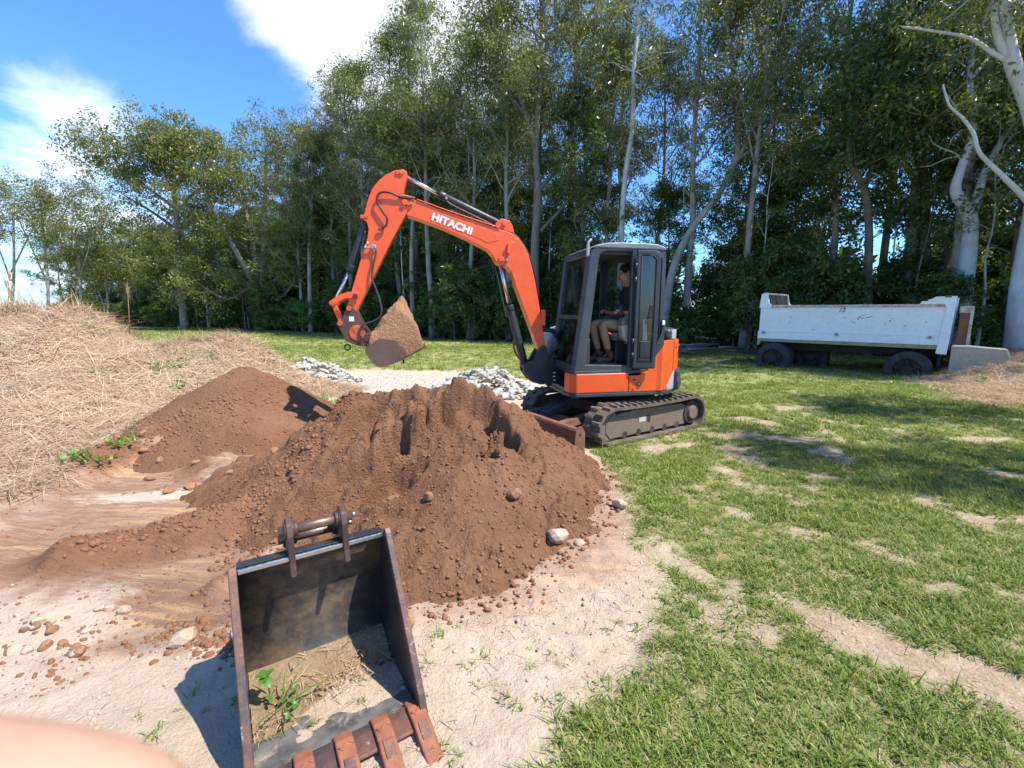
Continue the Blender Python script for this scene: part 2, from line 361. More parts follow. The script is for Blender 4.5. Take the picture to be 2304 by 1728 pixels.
def rockmat(name, c1, c2, c3, ov=True):
    m, nt = newmat(name)
    oc = N(nt, 'TexCoord').outputs['Object']; oi = N(nt, 'ObjectInfo').outputs['Random']
    n1 = N(nt, 'TexNoise', {'Vector': oc, 'Scale': 6.0, 'Detail': 8.0, 'Roughness': 0.7})
    c = mixc(nt, oi, c1, c2) if ov else c1
    c = mixc(nt, sstep(nt, n1.outputs[0], 0.45, 0.72), c, c3)
    principled(nt, c, 0.9, 0, n1.outputs[0], 0.6, 0.015, 0.25); return m
rockmat('grey_rock', (0.33, 0.335, 0.325), (0.47, 0.445, 0.39), (0.33, 0.27, 0.19))
rockmat('pale_rock', (0.44, 0.34, 0.25), (0.50, 0.40, 0.30), (0.33, 0.21, 0.13))
rockmat('rust_rock', (0.27, 0.135, 0.072), (0.34, 0.18, 0.10), (0.18, 0.085, 0.048))
rockmat('clod_soil', (0.22, 0.102, 0.054), (0.28, 0.14, 0.078), (0.17, 0.075, 0.042), False)
rockmat('gravel_bits', (0.42, 0.33, 0.25), (0.6, 0.5, 0.4), (0.40, 0.28, 0.18), False)
# ================================================================ GROUND
rng = np.random.default_rng(7)
GRASS_POLY = [(-0.15,-60),(-0.1,0.6),(0.04,1.42),(0.14,1.61),(0.41,1.8),(0.72,2.09),(0.88,2.62),(0.84,3.23),(0.95,3.83),(0.89,5.35),(0.7,8.0),(0.9,9.4),
              (-0.6,12.4),(-4,12.9),(-6.4,12.7),(-8.5,11.6),(-14,11.2),(-60,10),(-420,-60),(-420,500),(420,500),(420,-60)]
BARE = [(2.1,5.44,.38,.16,.2),(3.6,5.80,.85,.18,-.15),(3.2,4.34,.30,.09,0),(1.9,3.55,.07,.18,.5),(1.80,2.05,.30,.09,-.35),(2.15,1.86,.42,.15,-.45),(2.3,1.6,.3,.2,-.4),(3.95,3.4,.32,.07,0),(6.3,5.75,.5,.14,0),(3.6,6.92,.35,.1,0),(5.2,7.7,.5,.1,.2)]
SCRAPE = [(-5.05,4.99),(-4.64,5.7),(-3.9,7.0),(-2.6,7.0),(-1.5,4.83),(-0.95,3.73),(-0.95,2.9),(-1.2,2.25),(-1.6,1.95),(-2.12,1.93),(-2.42,2.35),(-3.15,2.55),(-4.0,2.85),(-4.75,3.7)]
RIDGE_A = [(-3.1,2.96),(-2.8,3.2),(-2.41,3.42),(-2.25,3.75),(-1.95,4.3),(-1.7,4.8)]
RIDGE_B = [(-4.62,4.68),(-4.5,5.1),(-4.1,5.6),(-3.2,6.2),(-2.6,6.3)]
RIDGE_C = [(-1.9,2.62),(-1.75,3.0),(-1.6,3.3)]
STRAW = [(-4.75,3.9),(-4.98,4.68),(-5.1,5.5),(-5.0,6.2),(-4.9,6.9),(-4.4,7.7),(-3.6,8.6),(-3.4,9.6),(-4.2,10.2),(-5.5,10.6),(-7,11.2),(-11,11),(-17,10),(-17,3.4),(-7,3.2)]
STRAW_R = [(10.3,11.2),(8.9,8.9),(8.5,8.2),(9.3,7.5),(13,6.2),(19,8),(19,13),(15,13.4),(12.4,12.4),(11.2,11.6)]
GRAVEL = [(-5.1,9.6),(-5.4,11.4),(-4.6,12.7),(-3.0,12.6),(-1.2,12.2),(1.2,10.6),(1.0,8.6),(-1,8.4),(-2.4,9.2),(-3.6,8.2),(-4.3,8.6)]
def gauss(x, y, cx, cy, rx, ry, a=0.0):
    dx, dy = x-cx, y-cy; c, s = math.cos(a), math.sin(a); u = (dx*c+dy*s)/rx; v = (-dx*s+dy*c)/ry
    return np.exp(-(u*u+v*v))
def masks(x, y):
    n = fbm(x, y, 0.55, 4, 3)-0.5; nb = fbm(x, y, 2.2, 3, 9)-0.5; n2 = fbm(x, y, 0.12, 3, 13)-0.5
    far = ss(np.hypot(x, y), 6, 20)
    gr = ss(polysd(x, y, GRASS_POLY)+n*0.45+n2*0.2, -0.10, 0.20)
    for cx, cy, rx, ry, a in BARE:
        gr = gr*(1-0.92*ss(gauss(x, y, cx, cy, rx*1.15, ry*1.2, a)*1.15+n*1.1+n2*1.1, 0.34, 0.85))
    gr = gr*(1-0.70*ss(n+nb*0.6+n2*0.5, 0.06, 0.30)*(1-0.5*far))
    st = np.maximum(ss(polysd(x, y, STRAW)+n*0.7, -0.2, 0.25), ss(polysd(x, y, STRAW_R)+n*1.6, -0.2, 0.5))
    gv = ss(polysd(x, y, GRAVEL)+n*1.4, -0.2, 0.5)
    so_ = ss(polysd(x, y, SCRAPE)+n*0.5+n2*0.3, -0.12, 0.20)
    so_ = np.maximum(so_, ss(0.9-np.hypot(x+0.3, (y-4.2)*0.8)/2.1+n*0.3, 0.1, 0.35)*0.8)
    gr = gr*(1-gv*0.85)*(1-st*0.8)*(1-so_)
    return gr, so_, st, gv
def G(x, y, fine=True):
    x = np.asarray(x, float); y = np.asarray(y, float)
    h = 0.05*(fbm(x, y, 4.0, 3, 21)-0.5)
    # dry-grass covered mounds (left and, lower, behind the trailer)
    m = np.zeros_like(x)
    for cx, cy, rx, ry, z in ((-8.55,8.0,0.62,1.5,1.42),(-7.45,7.9,0.66,1.4,1.40),(-8.0,7.4,1.5,1.7,1.12),(-6.5,7.6,1.2,1.8,0.95),(-5.45,8.4,1.15,1.3,1.15),(-6.6,5.9,1.5,1.5,0.42),(-9.5,6.0,2.5,1.6,0.5),
                            (13.4,11.2,1.9,1.8,0.75),(15.5,9.6,2.6,2.0,0.6),(11.2,9.4,1.6,1.3,0.16),(11.3,10.1,0.9,0.8,0.42)):
        m = m + (z*gauss(x, y, cx, cy, rx, ry))**2.2
    m = m**(1/2.2)
    h = h + m*(0.86+0.28*fbm(x, y, 1.1, 3, 5))
    if fine:
        gr, so_, st, gv = masks(x, y)
        # scraped trough with tool marks, berms of loose soil
        u = x*0.93+y*0.36; v = -x*0.36+y*0.93
        inside = ss(polysd(x, y, SCRAPE), 0.0, 0.6)
        h = h-0.10*inside+0.015*inside*(fbm(u*0.25, v*1.6, 0.22, 4, 33)-0.5)*2
        for L_, wd, ht in ((RIDGE_A,0.34,0.18),(RIDGE_B,0.36,0.22),(RIDGE_C,0.18,0.08),([(-3.4,5.0),(-2.5,4.75),(-1.9,4.3)],0.55,0.12)):
            rd = linesd(x, y, L_)+0.12*(fbm(x, y, 0.3, 3, 41)-0.5)
            b = ss(rd, wd, 0.0)
            h = h+ht*b*(0.55+0.9*fbm(x, y, 0.35, 3, 12))+0.06*b*(ridge(x, y, 0.10, 3, 15)-0.5)
        near = ss(np.hypot(x, y), 14, 5)
        sand = (1-so_)*(1-gr)*(1-st)
        h = h+near*sand*(0.045*(fbm(x, y, 0.13, 4, 51)-0.5)+0.07*(fbm(x, y, 0.7, 2, 52)-0.5))
        # crawler imprints on the sand beside the heap
        ti = ss(polysd(x, y, [(-0.35,2.3),(0.75,3.05),(0.85,2.4),(0.1,1.5)]), 0.0, 0.25)*(1-gr)
        a = rot2((1,0), 0.5); uu = x*math.cos(0.55)+y*math.sin(0.55); vv = -x*math.sin(0.55)+y*math.cos(0.55)
        wob = 0.03*(fbm(x, y, 0.25, 3, 61)-0.5)
        imp = np.minimum(ss(np.abs(((uu+wob)/0.13) % 1-0.5), 0.16, 0.34), ss(np.abs(((vv+wob+0.06*np.floor((uu+wob)/0.13))/0.21) % 1-0.5), 0.12, 0.3))
        h = h-0.026*ti*imp
        h = h+near*so_*(0.05*(ridge(x, y, 0.16, 4, 71)-0.6)*(0.45+0.55*(1-inside))+0.012*(fbm(u*0.4, v*1.4, 0.09, 3, 34)-0.5)+0.03*(fbm(x, y, 0.10, 3, 36)-0.5))
        h = h+st*0.10*(fbm(x, y, 0.45, 3, 81)-0.5)+gv*0.06*(fbm(x, y, 0.35, 3, 82)-0.5)
        h = h+0.03*gr*(fbm(x, y, 0.4, 3, 91)-0.5)
    return h
def axis(lo, hi, step, mn, mx, g=1.11):
    a = list(np.arange(lo, hi, step)); s = step; p = a[-1]
    while p < mx: s *= g; p += s; a.append(p)
    s = step; p = a[0]; pre = []
    while p > mn: s *= g; p -= s; pre.append(p)
    return np.array(pre[::-1]+a)
gx = axis(-6.2, 4.2, 0.034, -420, 420); gy_ = axis(0.9, 8.6, 0.034, -60, 600)
X, Y = np.meshgrid(gx, gy_)
Z = G(X, Y)
gr, so_, st, gv = masks(X, Y)
def gridmesh(name, X, Y, Z, mat, attrs=None, smooth=True):
    r, c = X.shape; i = np.arange(r*c).reshape(r, c)
    F_ = np.stack([i[:-1,:-1], i[:-1,1:], i[1:,1:], i[1:,:-1]], -1).reshape(-1, 4)
    return npmesh(name, np.stack([X, Y, Z], -1).reshape(-1, 3), F_, mat, smooth, {k: v.ravel() for k, v in (attrs or {}).items()})
m, nt = newmat('ground')
oc = N(nt, 'TexCoord').outputs['Object']
A = lambda n: N(nt, 'Attribute', attribute_name=n).outputs['Fac']
na = N(nt, 'TexNoise', {'Vector': oc, 'Scale': 0.9, 'Detail': 8.0, 'Roughness': 0.6}).outputs[0]
nb = N(nt, 'TexNoise', {'Vector': oc, 'Scale': 9.0, 'Detail': 8.0, 'Roughness': 0.7}).outputs[0]
nc = N(nt, 'TexNoise', {'Vector': oc, 'Scale': 60.0, 'Detail': 6.0, 'Roughness': 0.7}).outputs[0]
sand = mixc(nt, sstep(nt, na, 0.35, 0.65), (0.53, 0.405, 0.29), (0.58, 0.445, 0.335))
sand = mixc(nt, math_(nt, 'MULTIPLY', sstep(nt, nb, 0.46, 0.70), 0.6), sand, (0.43, 0.315, 0.22))
sand = mixc(nt, math_(nt, 'MULTIPLY', sstep(nt, nc, 0.56, 0.70), 0.55), sand, (0.29, 0.20, 0.13))
sand = mixc(nt, math_(nt, 'MULTIPLY', A('worn'), sstep(nt, nb, 0.25, 0.6)), sand, mixc(nt, sstep(nt, nc, 0.4, 0.65), (0.43, 0.32, 0.205), (0.30, 0.21, 0.125)))
# scraped soil: tool-mark streaks
mp = N(nt, 'Mapping', {'Vector': oc, 'Rotation': (0, 0, R(-21)), 'Scale': (1.4, 13.0, 1)})
s1 = N(nt, 'TexNoise', {'Vector': mp, 'Scale': 1.6, 'Detail': 9.0, 'Roughness': 0.72, 'Distortion': 0.1}).outputs[0]
s2 = N(nt, 'TexNoise', {'Vector': mp, 'Scale': 0.45, 'Detail': 8.0, 'Roughness': 0.66, 'Distortion': 0.3}).outputs[0]
soil = mixc(nt, sstep(nt, s1, 0.38, 0.62), (0.30, 0.165, 0.102), (0.40, 0.245, 0.165))
soil = mixc(nt, math_(nt, 'MULTIPLY', math_(nt, 'MULTIPLY', sstep(nt, s2, 0.50, 0.62), sstep(nt, na, 0.56, 0.44)), 0.9), soil, (0.56, 0.345, 0.175))
soil = mixc(nt, math_(nt, 'MULTIPLY', sstep(nt, na, 0.50, 0.60), 0.7), soil, mixc(nt, sstep(nt, nb, 0.4, 0.65), (0.46, 0.33, 0.25), (0.34, 0.21, 0.145)))
soil = mixc(nt, math_(nt, 'MULTIPLY', sstep(nt, nb, 0.55, 0.8), 0.5), soil, (0.46, 0.32, 0.22))
soil = mixc(nt, math_(nt, 'MULTIPLY', sstep(nt, math_(nt, 'ADD', A('pale'), math_(nt, 'MULTIPLY', math_(nt, 'SUBTRACT', s1, 0.5), 2.2)), 0.35, 0.75), 0.9), soil, (0.62, 0.49, 0.365))
soil = mixc(nt, math_(nt, 'MULTIPLY', A('loose'), 0.9), soil, mixc(nt, sstep(nt, nb, 0.4, 0.7), (0.225, 0.108, 0.058), (0.17, 0.078, 0.042)))
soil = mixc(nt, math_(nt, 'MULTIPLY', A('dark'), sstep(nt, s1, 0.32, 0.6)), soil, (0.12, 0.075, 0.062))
soil = mixc(nt, math_(nt, 'MULTIPLY', sstep(nt, nc, 0.55, 0.72), 0.35), soil, (0.16, 0.08, 0.045))
turf = mixc(nt, sstep(nt, na, 0.38, 0.62), (0.18, 0.215, 0.045), (0.25, 0.265, 0.06))
turf = mixc(nt, sstep(nt, nb, 0.48, 0.72), turf, (0.33, 0.28, 0.13))
lawn_far = mixc(nt, sstep(nt, nb, 0.4, 0.7), (0.19, 0.25, 0.045), (0.27, 0.31, 0.07))
turf = mixc(nt, A('far'), turf, lawn_far)
thatch = mixc(nt, sstep(nt, nb, 0.4, 0.68), (0.40, 0.28, 0.155), (0.24, 0.16, 0.085))
grav = mixc(nt, sstep(nt, nc, 0.4, 0.65), (0.54, 0.46, 0.37), (0.40, 0.33, 0.25))
c = mixc(nt, A('soil'), sand, soil)
c = mixc(nt, A('gravel'), c, grav)
c = mixc(nt, A('straw'), c, thatch)
gm = math_(nt, 'MULTIPLY', A('grass'), math_(nt, 'ADD', 0.40, math_(nt, 'MULTIPLY', nb, 0.65)), clamp=True)
c = mixc(nt, gm, c, turf)
litter = mixc(nt, sstep(nt, nb, 0.4, 0.65), (0.085, 0.062, 0.035), (0.05, 0.06, 0.022))
c = mixc(nt, A('wood'), c, litter)
bh = math_(nt, 'ADD', math_(nt, 'MULTIPLY', nb, 0.8), math_(nt, 'ADD', math_(nt, 'MULTIPLY', nc, 0.35), math_(nt, 'MULTIPLY', math_(nt, 'MULTIPLY', s1, A('soil')), 0.6)))
principled(nt, c, 0.95, 0, bh, 1.0, 0.045, 0.15)
pale = np.maximum(gauss(X, Y, -3.55, 4.12, 0.75, 0.16, 0.12), 0.7*gauss(X, Y, -2.5, 2.35, 0.28, 0.5, 0.0))+0.6*gauss(X, Y, -3.1, 4.5, 0.3, 0.25)
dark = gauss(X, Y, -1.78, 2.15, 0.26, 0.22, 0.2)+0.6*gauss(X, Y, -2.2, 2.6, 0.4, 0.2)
loose = np.maximum.reduce([ss(linesd(X, Y, l), w_, w_*0.45) for l, w_ in ((RIDGE_A,0.50),(RIDGE_B,0.34),(RIDGE_C,0.2),([(-3.3,5.0),(-2.4,4.9),(-1.6,4.0),(-1.2,3.2)],0.75),([(-3.9,5.9),(-2.8,5.9)],0.6))])*ss(fbm(X, Y, 0.4, 4, 44), 0.34, 0.50)
TREE_EDGE = [(-300,60),(-60,58),(-27,43),(-14,34),(-4,27),(7.5,21.5),(12.5,17.5),(16,13.5),(24,4),(40,-40),(420,-60),(420,600),(-420,600),(-420,70)]
wood = ss(polysd(X, Y, TREE_EDGE)+2*(fbm(X, Y, 2, 3, 77)-0.5), -1.2, 1.0)
ground = link('ground', gridmesh('ground', X, Y, Z, m, {'grass': gr, 'soil': so_, 'straw': st, 'gravel': gv, 'pale': np.clip(pale,0,1), 'dark': np.clip(dark,0,1), 'loose': loose,
              'far': ss(np.hypot(X, Y), 7, 13), 'wood': wood, 'worn': ss(polysd(X, Y, GRASS_POLY), 0.05, 0.5)}))
tag(ground, kind='structure')

# ================================================================ SOIL HEAPS
def cones(x, y, L_, k=26.0):
    acc = 0
    for cx, cy, z, s in L_:
        acc = acc+np.exp(k*(z-s*np.sqrt((x-cx)**2+(y-cy)**2+0.02)))
    return np.log(acc)/k
HEAP = [(-0.48,4.42,1.11,.76),(-0.98,4.55,1.01,.74),(-1.60,4.70,0.95,.84),(-1.3,4.62,0.95,.78),(-0.08,3.95,0.62,.68),(0.08,3.68,0.42,.64),(-0.45,3.35,0.52,.62),(-0.40,2.98,0.33,.52),(-0.90,2.9,0.30,.47),(-1.25,3.95,0.50,.50),(-1.85,4.4,0.44,.48),(-2.35,4.7,0.24,.32)]
def heap_h(x, y):
    wx = x+0.10*(fbm(x, y, 0.6, 3, 101)-0.5); wy = y+0.10*(fbm(x, y, 0.6, 3, 102)-0.5)
    h = cones(wx, wy, HEAP)
    # scooped hollow with steep broken faces under the crest
    dug = ss(gauss(x, y, -0.62, 3.98, 0.66, 0.42, 0.15)+0.75*(fbm(x, y, 0.30, 4, 104)-0.5), 0.34, 0.50)
    h = h-0.34*dug
    dug2 = ss(gauss(x, y, -1.35, 4.28, 0.36, 0.30, 0.3)+0.4*(fbm(x, y, 0.18, 3, 106)-0.5), 0.3, 0.55)
    h = h-0.20*dug2
    h = h-0.20*ss(gauss(x, y, -1.25, 3.55, 0.55, 0.34, 0.5)+0.4*(fbm(x, y, 0.22, 3, 108)-0.5), 0.3, 0.6)
    blk = fbm(x+0.15*fbm(x, y, 0.2, 2, 115), y, 0.24, 3, 114); h = h+0.05*(ss(blk, 0.44, 0.56)-0.5)*ss(y+0.4*x, 3.15, 3.7)
    lump = ss(fbm(x, y, 0.9, 2, 111), 0.35, 0.65)
    h = h+0.05*(fbm(x, y, 0.35, 4, 103)-0.5)+0.085*lump*(ridge(x, y, 0.17, 4, 107)-0.55)+0.05*(ss(fbm(x, y, 0.11, 3, 112), 0.45, 0.62)-0.5)*ss(fbm(x, y, 0.7, 2, 113), 0.4, 0.6)+0.022*(fbm(x, y, 0.045, 3, 109)-0.5)
    return h
def heap2_h(x, y):
    h = cones(x+0.1*(fbm(x, y, 0.6, 3, 121)-0.5), y+0.1*(fbm(x, y, 0.6, 3, 122)-0.5), [(-3.98,6.5,0.98,.64),(-4.25,6.1,0.64,.56),(-3.6,6.75,0.62,.60),(-4.5,5.6,0.34,.5)])
    return h+0.09*(fbm(x, y, 0.35, 4, 123)-0.5)+0.05*(ridge(x, y, 0.14, 3, 124)-0.5)*ss(fbm(x, y, 0.6, 2, 126), 0.4, 0.6)+0.01*(fbm(x, y, 0.04, 2, 125)-0.5)
for nm, fn, x0, x1, y0, y1, st_, lab in (('soil_heap', heap_h, -3.2, 1.7, 1.9, 6.4, 0.0165, 'big heap of loose reddish brown soil in front of the excavator blade'),
                                         ('soil_heap', heap2_h, -6.4, -1.8, 3.9, 8.9, 0.022, 'smaller pointed heap of brown soil against the dry grass mound')):
    xx, yy = np.meshgrid(np.arange(x0, x1, st_), np.arange(y0, y1, st_))
    zz = fn(xx, yy); zg = G(xx, yy)
    zz = np.maximum(zz, zg-0.12)
    keep = (zz > zg-0.06)
    r, c_ = xx.shape; i = np.arange(r*c_).reshape(r, c_)
    kq = keep[:-1,:-1] | keep[1:,:-1] | keep[:-1,1:] | keep[1:,1:]
    F_ = np.stack([i[:-1,:-1], i[:-1,1:], i[1:,1:], i[1:,:-1]], -1)[kq]
    used = np.unique(F_); remap = np.zeros(r*c_, np.int32); remap[used] = np.arange(len(used))
    me = npmesh(nm, np.stack([xx, yy, zz], -1).reshape(-1, 3)[used], remap[F_], M_('red_soil'), True)
    tag(link(nm, me), lab, 'soil heap')
def surf(x, y):
    x = np.atleast_1d(np.asarray(x, float)); y = np.atleast_1d(np.asarray(y, float))
    z = G(x, y)
    a = (x > -3.2) & (x < 1.7) & (y > 1.9) & (y < 6.4); b = (x > -6.4) & (x < -1.8) & (y > 3.9) & (y < 8.9)
    if a.any(): z[a] = np.maximum(z[a], heap_h(x[a], y[a]))
    if b.any(): z[b] = np.maximum(z[b], heap2_h(x[b], y[b]))
    return z
# ---- stones
def rock_mesh(name, seed, mat, flat=0.7, sub=2, rough=0.22):
    bm = bmesh.new(); bmesh.ops.create_icosphere(bm, subdivisions=sub, radius=0.5); r_ = random.Random(seed)
    planes = [(Vector((r_.gauss(0,1), r_.gauss(0,1), r_.gauss(0,1))).normalized(), r_.uniform(0.30,0.46)) for _ in range(9)]
    ax = (r_.uniform(0.8,1.25), r_.uniform(0.75,1.1), flat*r_.uniform(0.8,1.15))
    for v in bm.verts:
        p = v.co.copy()
        for n_, d_ in planes:
            e = p.dot(n_)-d_
            if e > 0: p -= n_*e*0.92
        p *= 1+rough*(r_.random()-0.5)*0.35
        v.co = Vector((p.x*ax[0], p.y*ax[1], p.z*ax[2]))
    me = bpy.data.meshes.new(name); bm.to_mesh(me); bm.free(); me.materials.append(M_(mat)); return me
GREY = [rock_mesh('stone', 300+i, 'grey_rock', 0.62, 1, 0.3) for i in range(7)]
PALE = [rock_mesh('stone', 330+i, 'pale_rock', 0.75, 2) for i in range(4)]
RUST = [rock_mesh('stone', 350+i, 'rust_rock', 0.75, 2) for i in range(4)]
rr = random.Random(5)
def put_rock(me, x, y, z, s, label, group, cat='stone', name='stone'):
    o = link(name, me, loc=(x, y, z), rot=(rr.uniform(-.4,.4), rr.uniform(-.4,.4), rr.uniform(0, 6.28)))
    o.scale = (s*rr.uniform(.85,1.2), s*rr.uniform(.85,1.2), s*rr.uniform(.8,1.1))
    return tag(o, label, cat, group)
def rock_heap(cx, cy, rx, ry, h, n, s0, s1, label, group, ang=0.0):
    for i in range(n):
        a = rr.uniform(0, 6.28); q = math.sqrt(rr.random())
        u, v = rot2((rx*q*math.cos(a), ry*q*math.sin(a)), ang)
        x, y = cx+u, cy+v
        base = float(G(np.array([x]), np.array([y]))[0])
        z = base+h*max(0.0, (1-q**1.1))*rr.uniform(0.72, 1.0)
        put_rock(rr.choice(GREY), x, y, z+0.02, rr.uniform(s0, s1)*(1.25 if q > .8 and rr.random() < .1 else 1), label, group)
rock_heap(-0.55, 9.3, 1.25, 0.95, 0.58, 190, 0.13, 0.26, 'broken grey stone in the rubble heap between the soil heap and the excavator', 'stones of the rubble heap behind the soil', -0.25)
rock_heap(-4.75, 10.6, 1.15, 0.85, 0.62, 100, 0.13, 0.26, 'broken grey stone in the rubble heap beside the dry grass mound', 'stones of the rubble heap by the dry grass', -0.3)
for (mesh, x, y, s, lab) in ((PALE[0], 0.33, 3.05, 0.16, 'large pale stone at the foot of the big soil heap beside the sand'),
                             (PALE[1], 0.50, 3.04, 0.08, 'small round tan stone beside the large pale stone'),
                             (RUST[0], -0.60, 2.17, 0.155, 'rust orange rock on the sand beside the empty bucket'),
                             (RUST[1], -0.37, 2.22, 0.05, 'tiny orange stone on the sand near the rust orange rock'),
                             (PALE[2], 0.93, 3.62, 0.14, 'grey brown stone tangled with dry twigs at the grass edge'),
                             (PALE[3], -1.72, 2.08, 0.17, 'pale pinkish rock at the edge of the scraped soil'),
                             (RUST[2], -1.30, 1.98, 0.17, 'flat reddish rock behind the empty bucket'),
                             (PALE[0], -1.42, 2.12, 0.13, 'pale flat rock behind the flat reddish rock'),
                             (RUST[1], -0.62, 3.12, 0.10, 'grey rock half sunk in the front of the big soil heap'),
                             (RUST[3], 0.02, 3.32, 0.13, 'long reddish stone lying on the slope of the big soil heap'),
                             (RUST[0], -2.72, 1.88, 0.09, 'reddish stone on the pale sand left of the scraped soil'),
                             (PALE[2], -2.52, 1.78, 0.07, 'small white stone on the pale sand')):
    put_rock(mesh, x, y, float(surf(x, y)[0])+s*0.18, s, lab, None)
for (x, y, s) in ((-3.3,4.35,.13),(-3.15,4.25,.12),(-2.95,4.42,.10),(-3.2,4.6,.09),(-3.42,4.2,.10),(-4.05,4.9,.09),(-2.75,5.0,.13),(-3.9,4.55,.10),(-3.6,4.85,.08),(-4.3,5.0,.1),(-4.5,5.25,.12),(-4.6,5.0,.09)):
    put_rock(rr.choice(RUST), x, y, float(surf(x, y)[0])+s*0.15, s, 'brown stone lying at the edge of the scraped trough', 'brown stones along the scraped trough')
for i in range(22):
    x, y, s = rr.uniform(-2.62,-2.15), rr.uniform(1.95,2.35), rr.uniform(.025,.075)
    put_rock(rr.choice(RUST+RUST+PALE), x, y, float(surf(x, y)[0])+s*0.12, s, 'tan or reddish stone on the sand beyond the photographer\'s finger', 'stones scattered on the left sand')
# ---- loose clods and pebbles (uncountable)
def pebble_stuff(name, P, S, mat, label, seed, protos=5):
    r_ = np.random.default_rng(seed); base = []
    for i in range(protos):
        bm = bmesh.new(); bmesh.ops.create_icosphere(bm, subdivisions=1, radius=0.5)
        v = np.array([q.co[:] for q in bm.verts]); f = np.array([[q.index for q in fc.verts] for fc in bm.faces]); bm.free()
        v = v*(1+0.35*(r_.random((len(v),1))-0.5))*np.array([1, r_.uniform(.7,1), r_.uniform(.55,.85)]); base.append((v, f))
    Vs, Fs = [], []; off = 0
    for p, s in zip(P, S):
        v, f = base[r_.integers(protos)]; a, b = r_.uniform(0, 6.28, 2)
        c1, s1_ = np.cos(a), np.sin(a); c2, s2_ = np.cos(b), np.sin(b)
        q = v@np.array([[c1,-s1_,0],[s1_,c1,0],[0,0,1]]).T@np.array([[1,0,0],[0,c2,-s2_],[0,s2_,c2]]).T*s+p
        Vs.append(q); Fs.append(f+off); off += len(q)
    o = link(name, npmesh(name, np.concatenate(Vs), np.concatenate(Fs), M_(mat), False))
    return tag(o, label, None, None, 'stuff')
P, S = [], []
while len(P) < 7000:
    x, y = rng.uniform(-2.9, 1.1), rng.uniform(2.1, 5.2)
    hz = float(surf(x, y)[0]) if False else None
    P.append((x, y, 0)); S.append(0)
P = np.array(P); hz = heap_h(P[:,0], P[:,1]); gz = G(P[:,0], P[:,1]); e = hz-gz
k = (e > -0.10); P, hz, gz, e = P[k], hz[k], gz[k], e[k]
P[:,2] = np.maximum(hz, gz)
pr = fbm(P[:,0], P[:,1], 0.5, 3, 131)
sz = 0.009+0.026*rng.random(len(P))**3.5
foot = (e < 0.09) & (P[:,1] < 3.9)
sz = np.where(foot, 0.012+0.032*rng.random(len(P))**2.2, sz)
k = (pr > 0.42) | foot; P, sz = P[k], sz[k]; P[:,2] += sz*0.2
P2 = []; S2 = []
for L_, wd, n in ((RIDGE_A, .26, 900), (RIDGE_B, .30, 700), (RIDGE_C, .12, 160), ([(-1.9,2.2),(-1.5,2.05),(-1.25,2.0)], .16, 260), ([(-4.9,4.6),(-4.2,5.4),(-3.4,6.0)], .3, 350)):
    for i in range(n):
        t = rng.random()*(len(L_)-1); j = int(t); f = t-j
        x = L_[j][0]*(1-f)+L_[j+1][0]*f+rng.normal()*wd*.45; y = L_[j][1]*(1-f)+L_[j+1][1]*f+rng.normal()*wd*.45
        P2.append((x, y)); S2.append(0.014+0.05*rng.random()**3)
P2 = np.array(P2); z2 = surf(P2[:,0], P2[:,1])
P = np.concatenate([P, np.column_stack([P2, z2])]); sz = np.concatenate([sz, S2])
Q = np.column_stack([rng.uniform(-5.2, -2.6, 2600), rng.uniform(5.0, 7.6, 2600)]); hq = heap2_h(Q[:,0], Q[:,1]); gq = G(Q[:,0], Q[:,1])
k = (hq > gq-0.02) & (fbm(Q[:,0], Q[:,1], 0.4, 3, 133) > 0.45); Q = np.column_stack([Q[k], hq[k]])
P = np.concatenate([P, Q]); sz = np.concatenate([sz, 0.012+0.04*rng.random(len(Q))**3])
Q = np.column_stack([rng.uniform(-4.6, -1.2, 2400), rng.uniform(2.3, 5.4, 2400)]); k = (fbm(Q[:,0], Q[:,1], 0.5, 3, 137) > 0.50) & (heap_h(Q[:,0], Q[:,1]) < 0); Q = Q[k]
P = np.concatenate([P, np.column_stack([Q, surf(Q[:,0], Q[:,1])])]); sz = np.concatenate([sz, 0.006+0.03*rng.random(len(Q))**4])
Q = np.column_stack([rng.uniform(-2.9, -1.2, 700), rng.uniform(1.7, 2.5, 700)]); k = fbm(Q[:,0], Q[:,1], 0.3, 3, 135) > 0.5; Q = Q[k]
P = np.concatenate([P, np.column_stack([Q, surf(Q[:,0], Q[:,1])])]); sz = np.concatenate([sz, 0.008+0.03*rng.random(len(Q))**3])
pebble_stuff('soil_clods', P, sz, 'clod_soil', 'reddish brown soil clods strewn over the heap and the scraped ground', 3)
P = np.column_stack([rng.uniform(-5.5, 1.2, 3600), rng.uniform(0.9, 5.4, 3600)])
gr_, so2, st2, _ = masks(P[:,0], P[:,1]); k = (gr_ < 0.4) & (st2 < 0.5) & (heap_h(P[:,0], P[:,1]) < -0.02) & (heap2_h(P[:,0], P[:,1]) < 0) & (so2 < 0.5+0.5*rng.random(len(P))) & (rng.random(len(P)) < 0.75)
P = P[k]; zz = surf(P[:,0], P[:,1]); s_ = 0.006+0.022*rng.random(len(P))**3
pebble_stuff('pebbles', np.column_stack([P, zz]), s_, 'gravel_bits', 'pale pebbles scattered over the sandy ground', 4)
n = 9000; P = np.column_stack([rng.uniform(-5.2, 3.2, n), rng.uniform(0.85, 5.2, n)])
gr_, so2, st2, _ = masks(P[:,0], P[:,1]); cl_ = fbm(P[:,0], P[:,1], 0.4, 3, 141)
k = (gr_ < 0.35) & (st2 < 0.6) & (so2 < 0.4) & (cl_ > 0.42) & (heap_h(P[:,0], P[:,1]) < -0.02); P = P[k]
sandc = rockmat('sand_crumbs', (0.43, 0.33, 0.24), (0.5, 0.4, 0.3), (0.34, 0.25, 0.175), False)
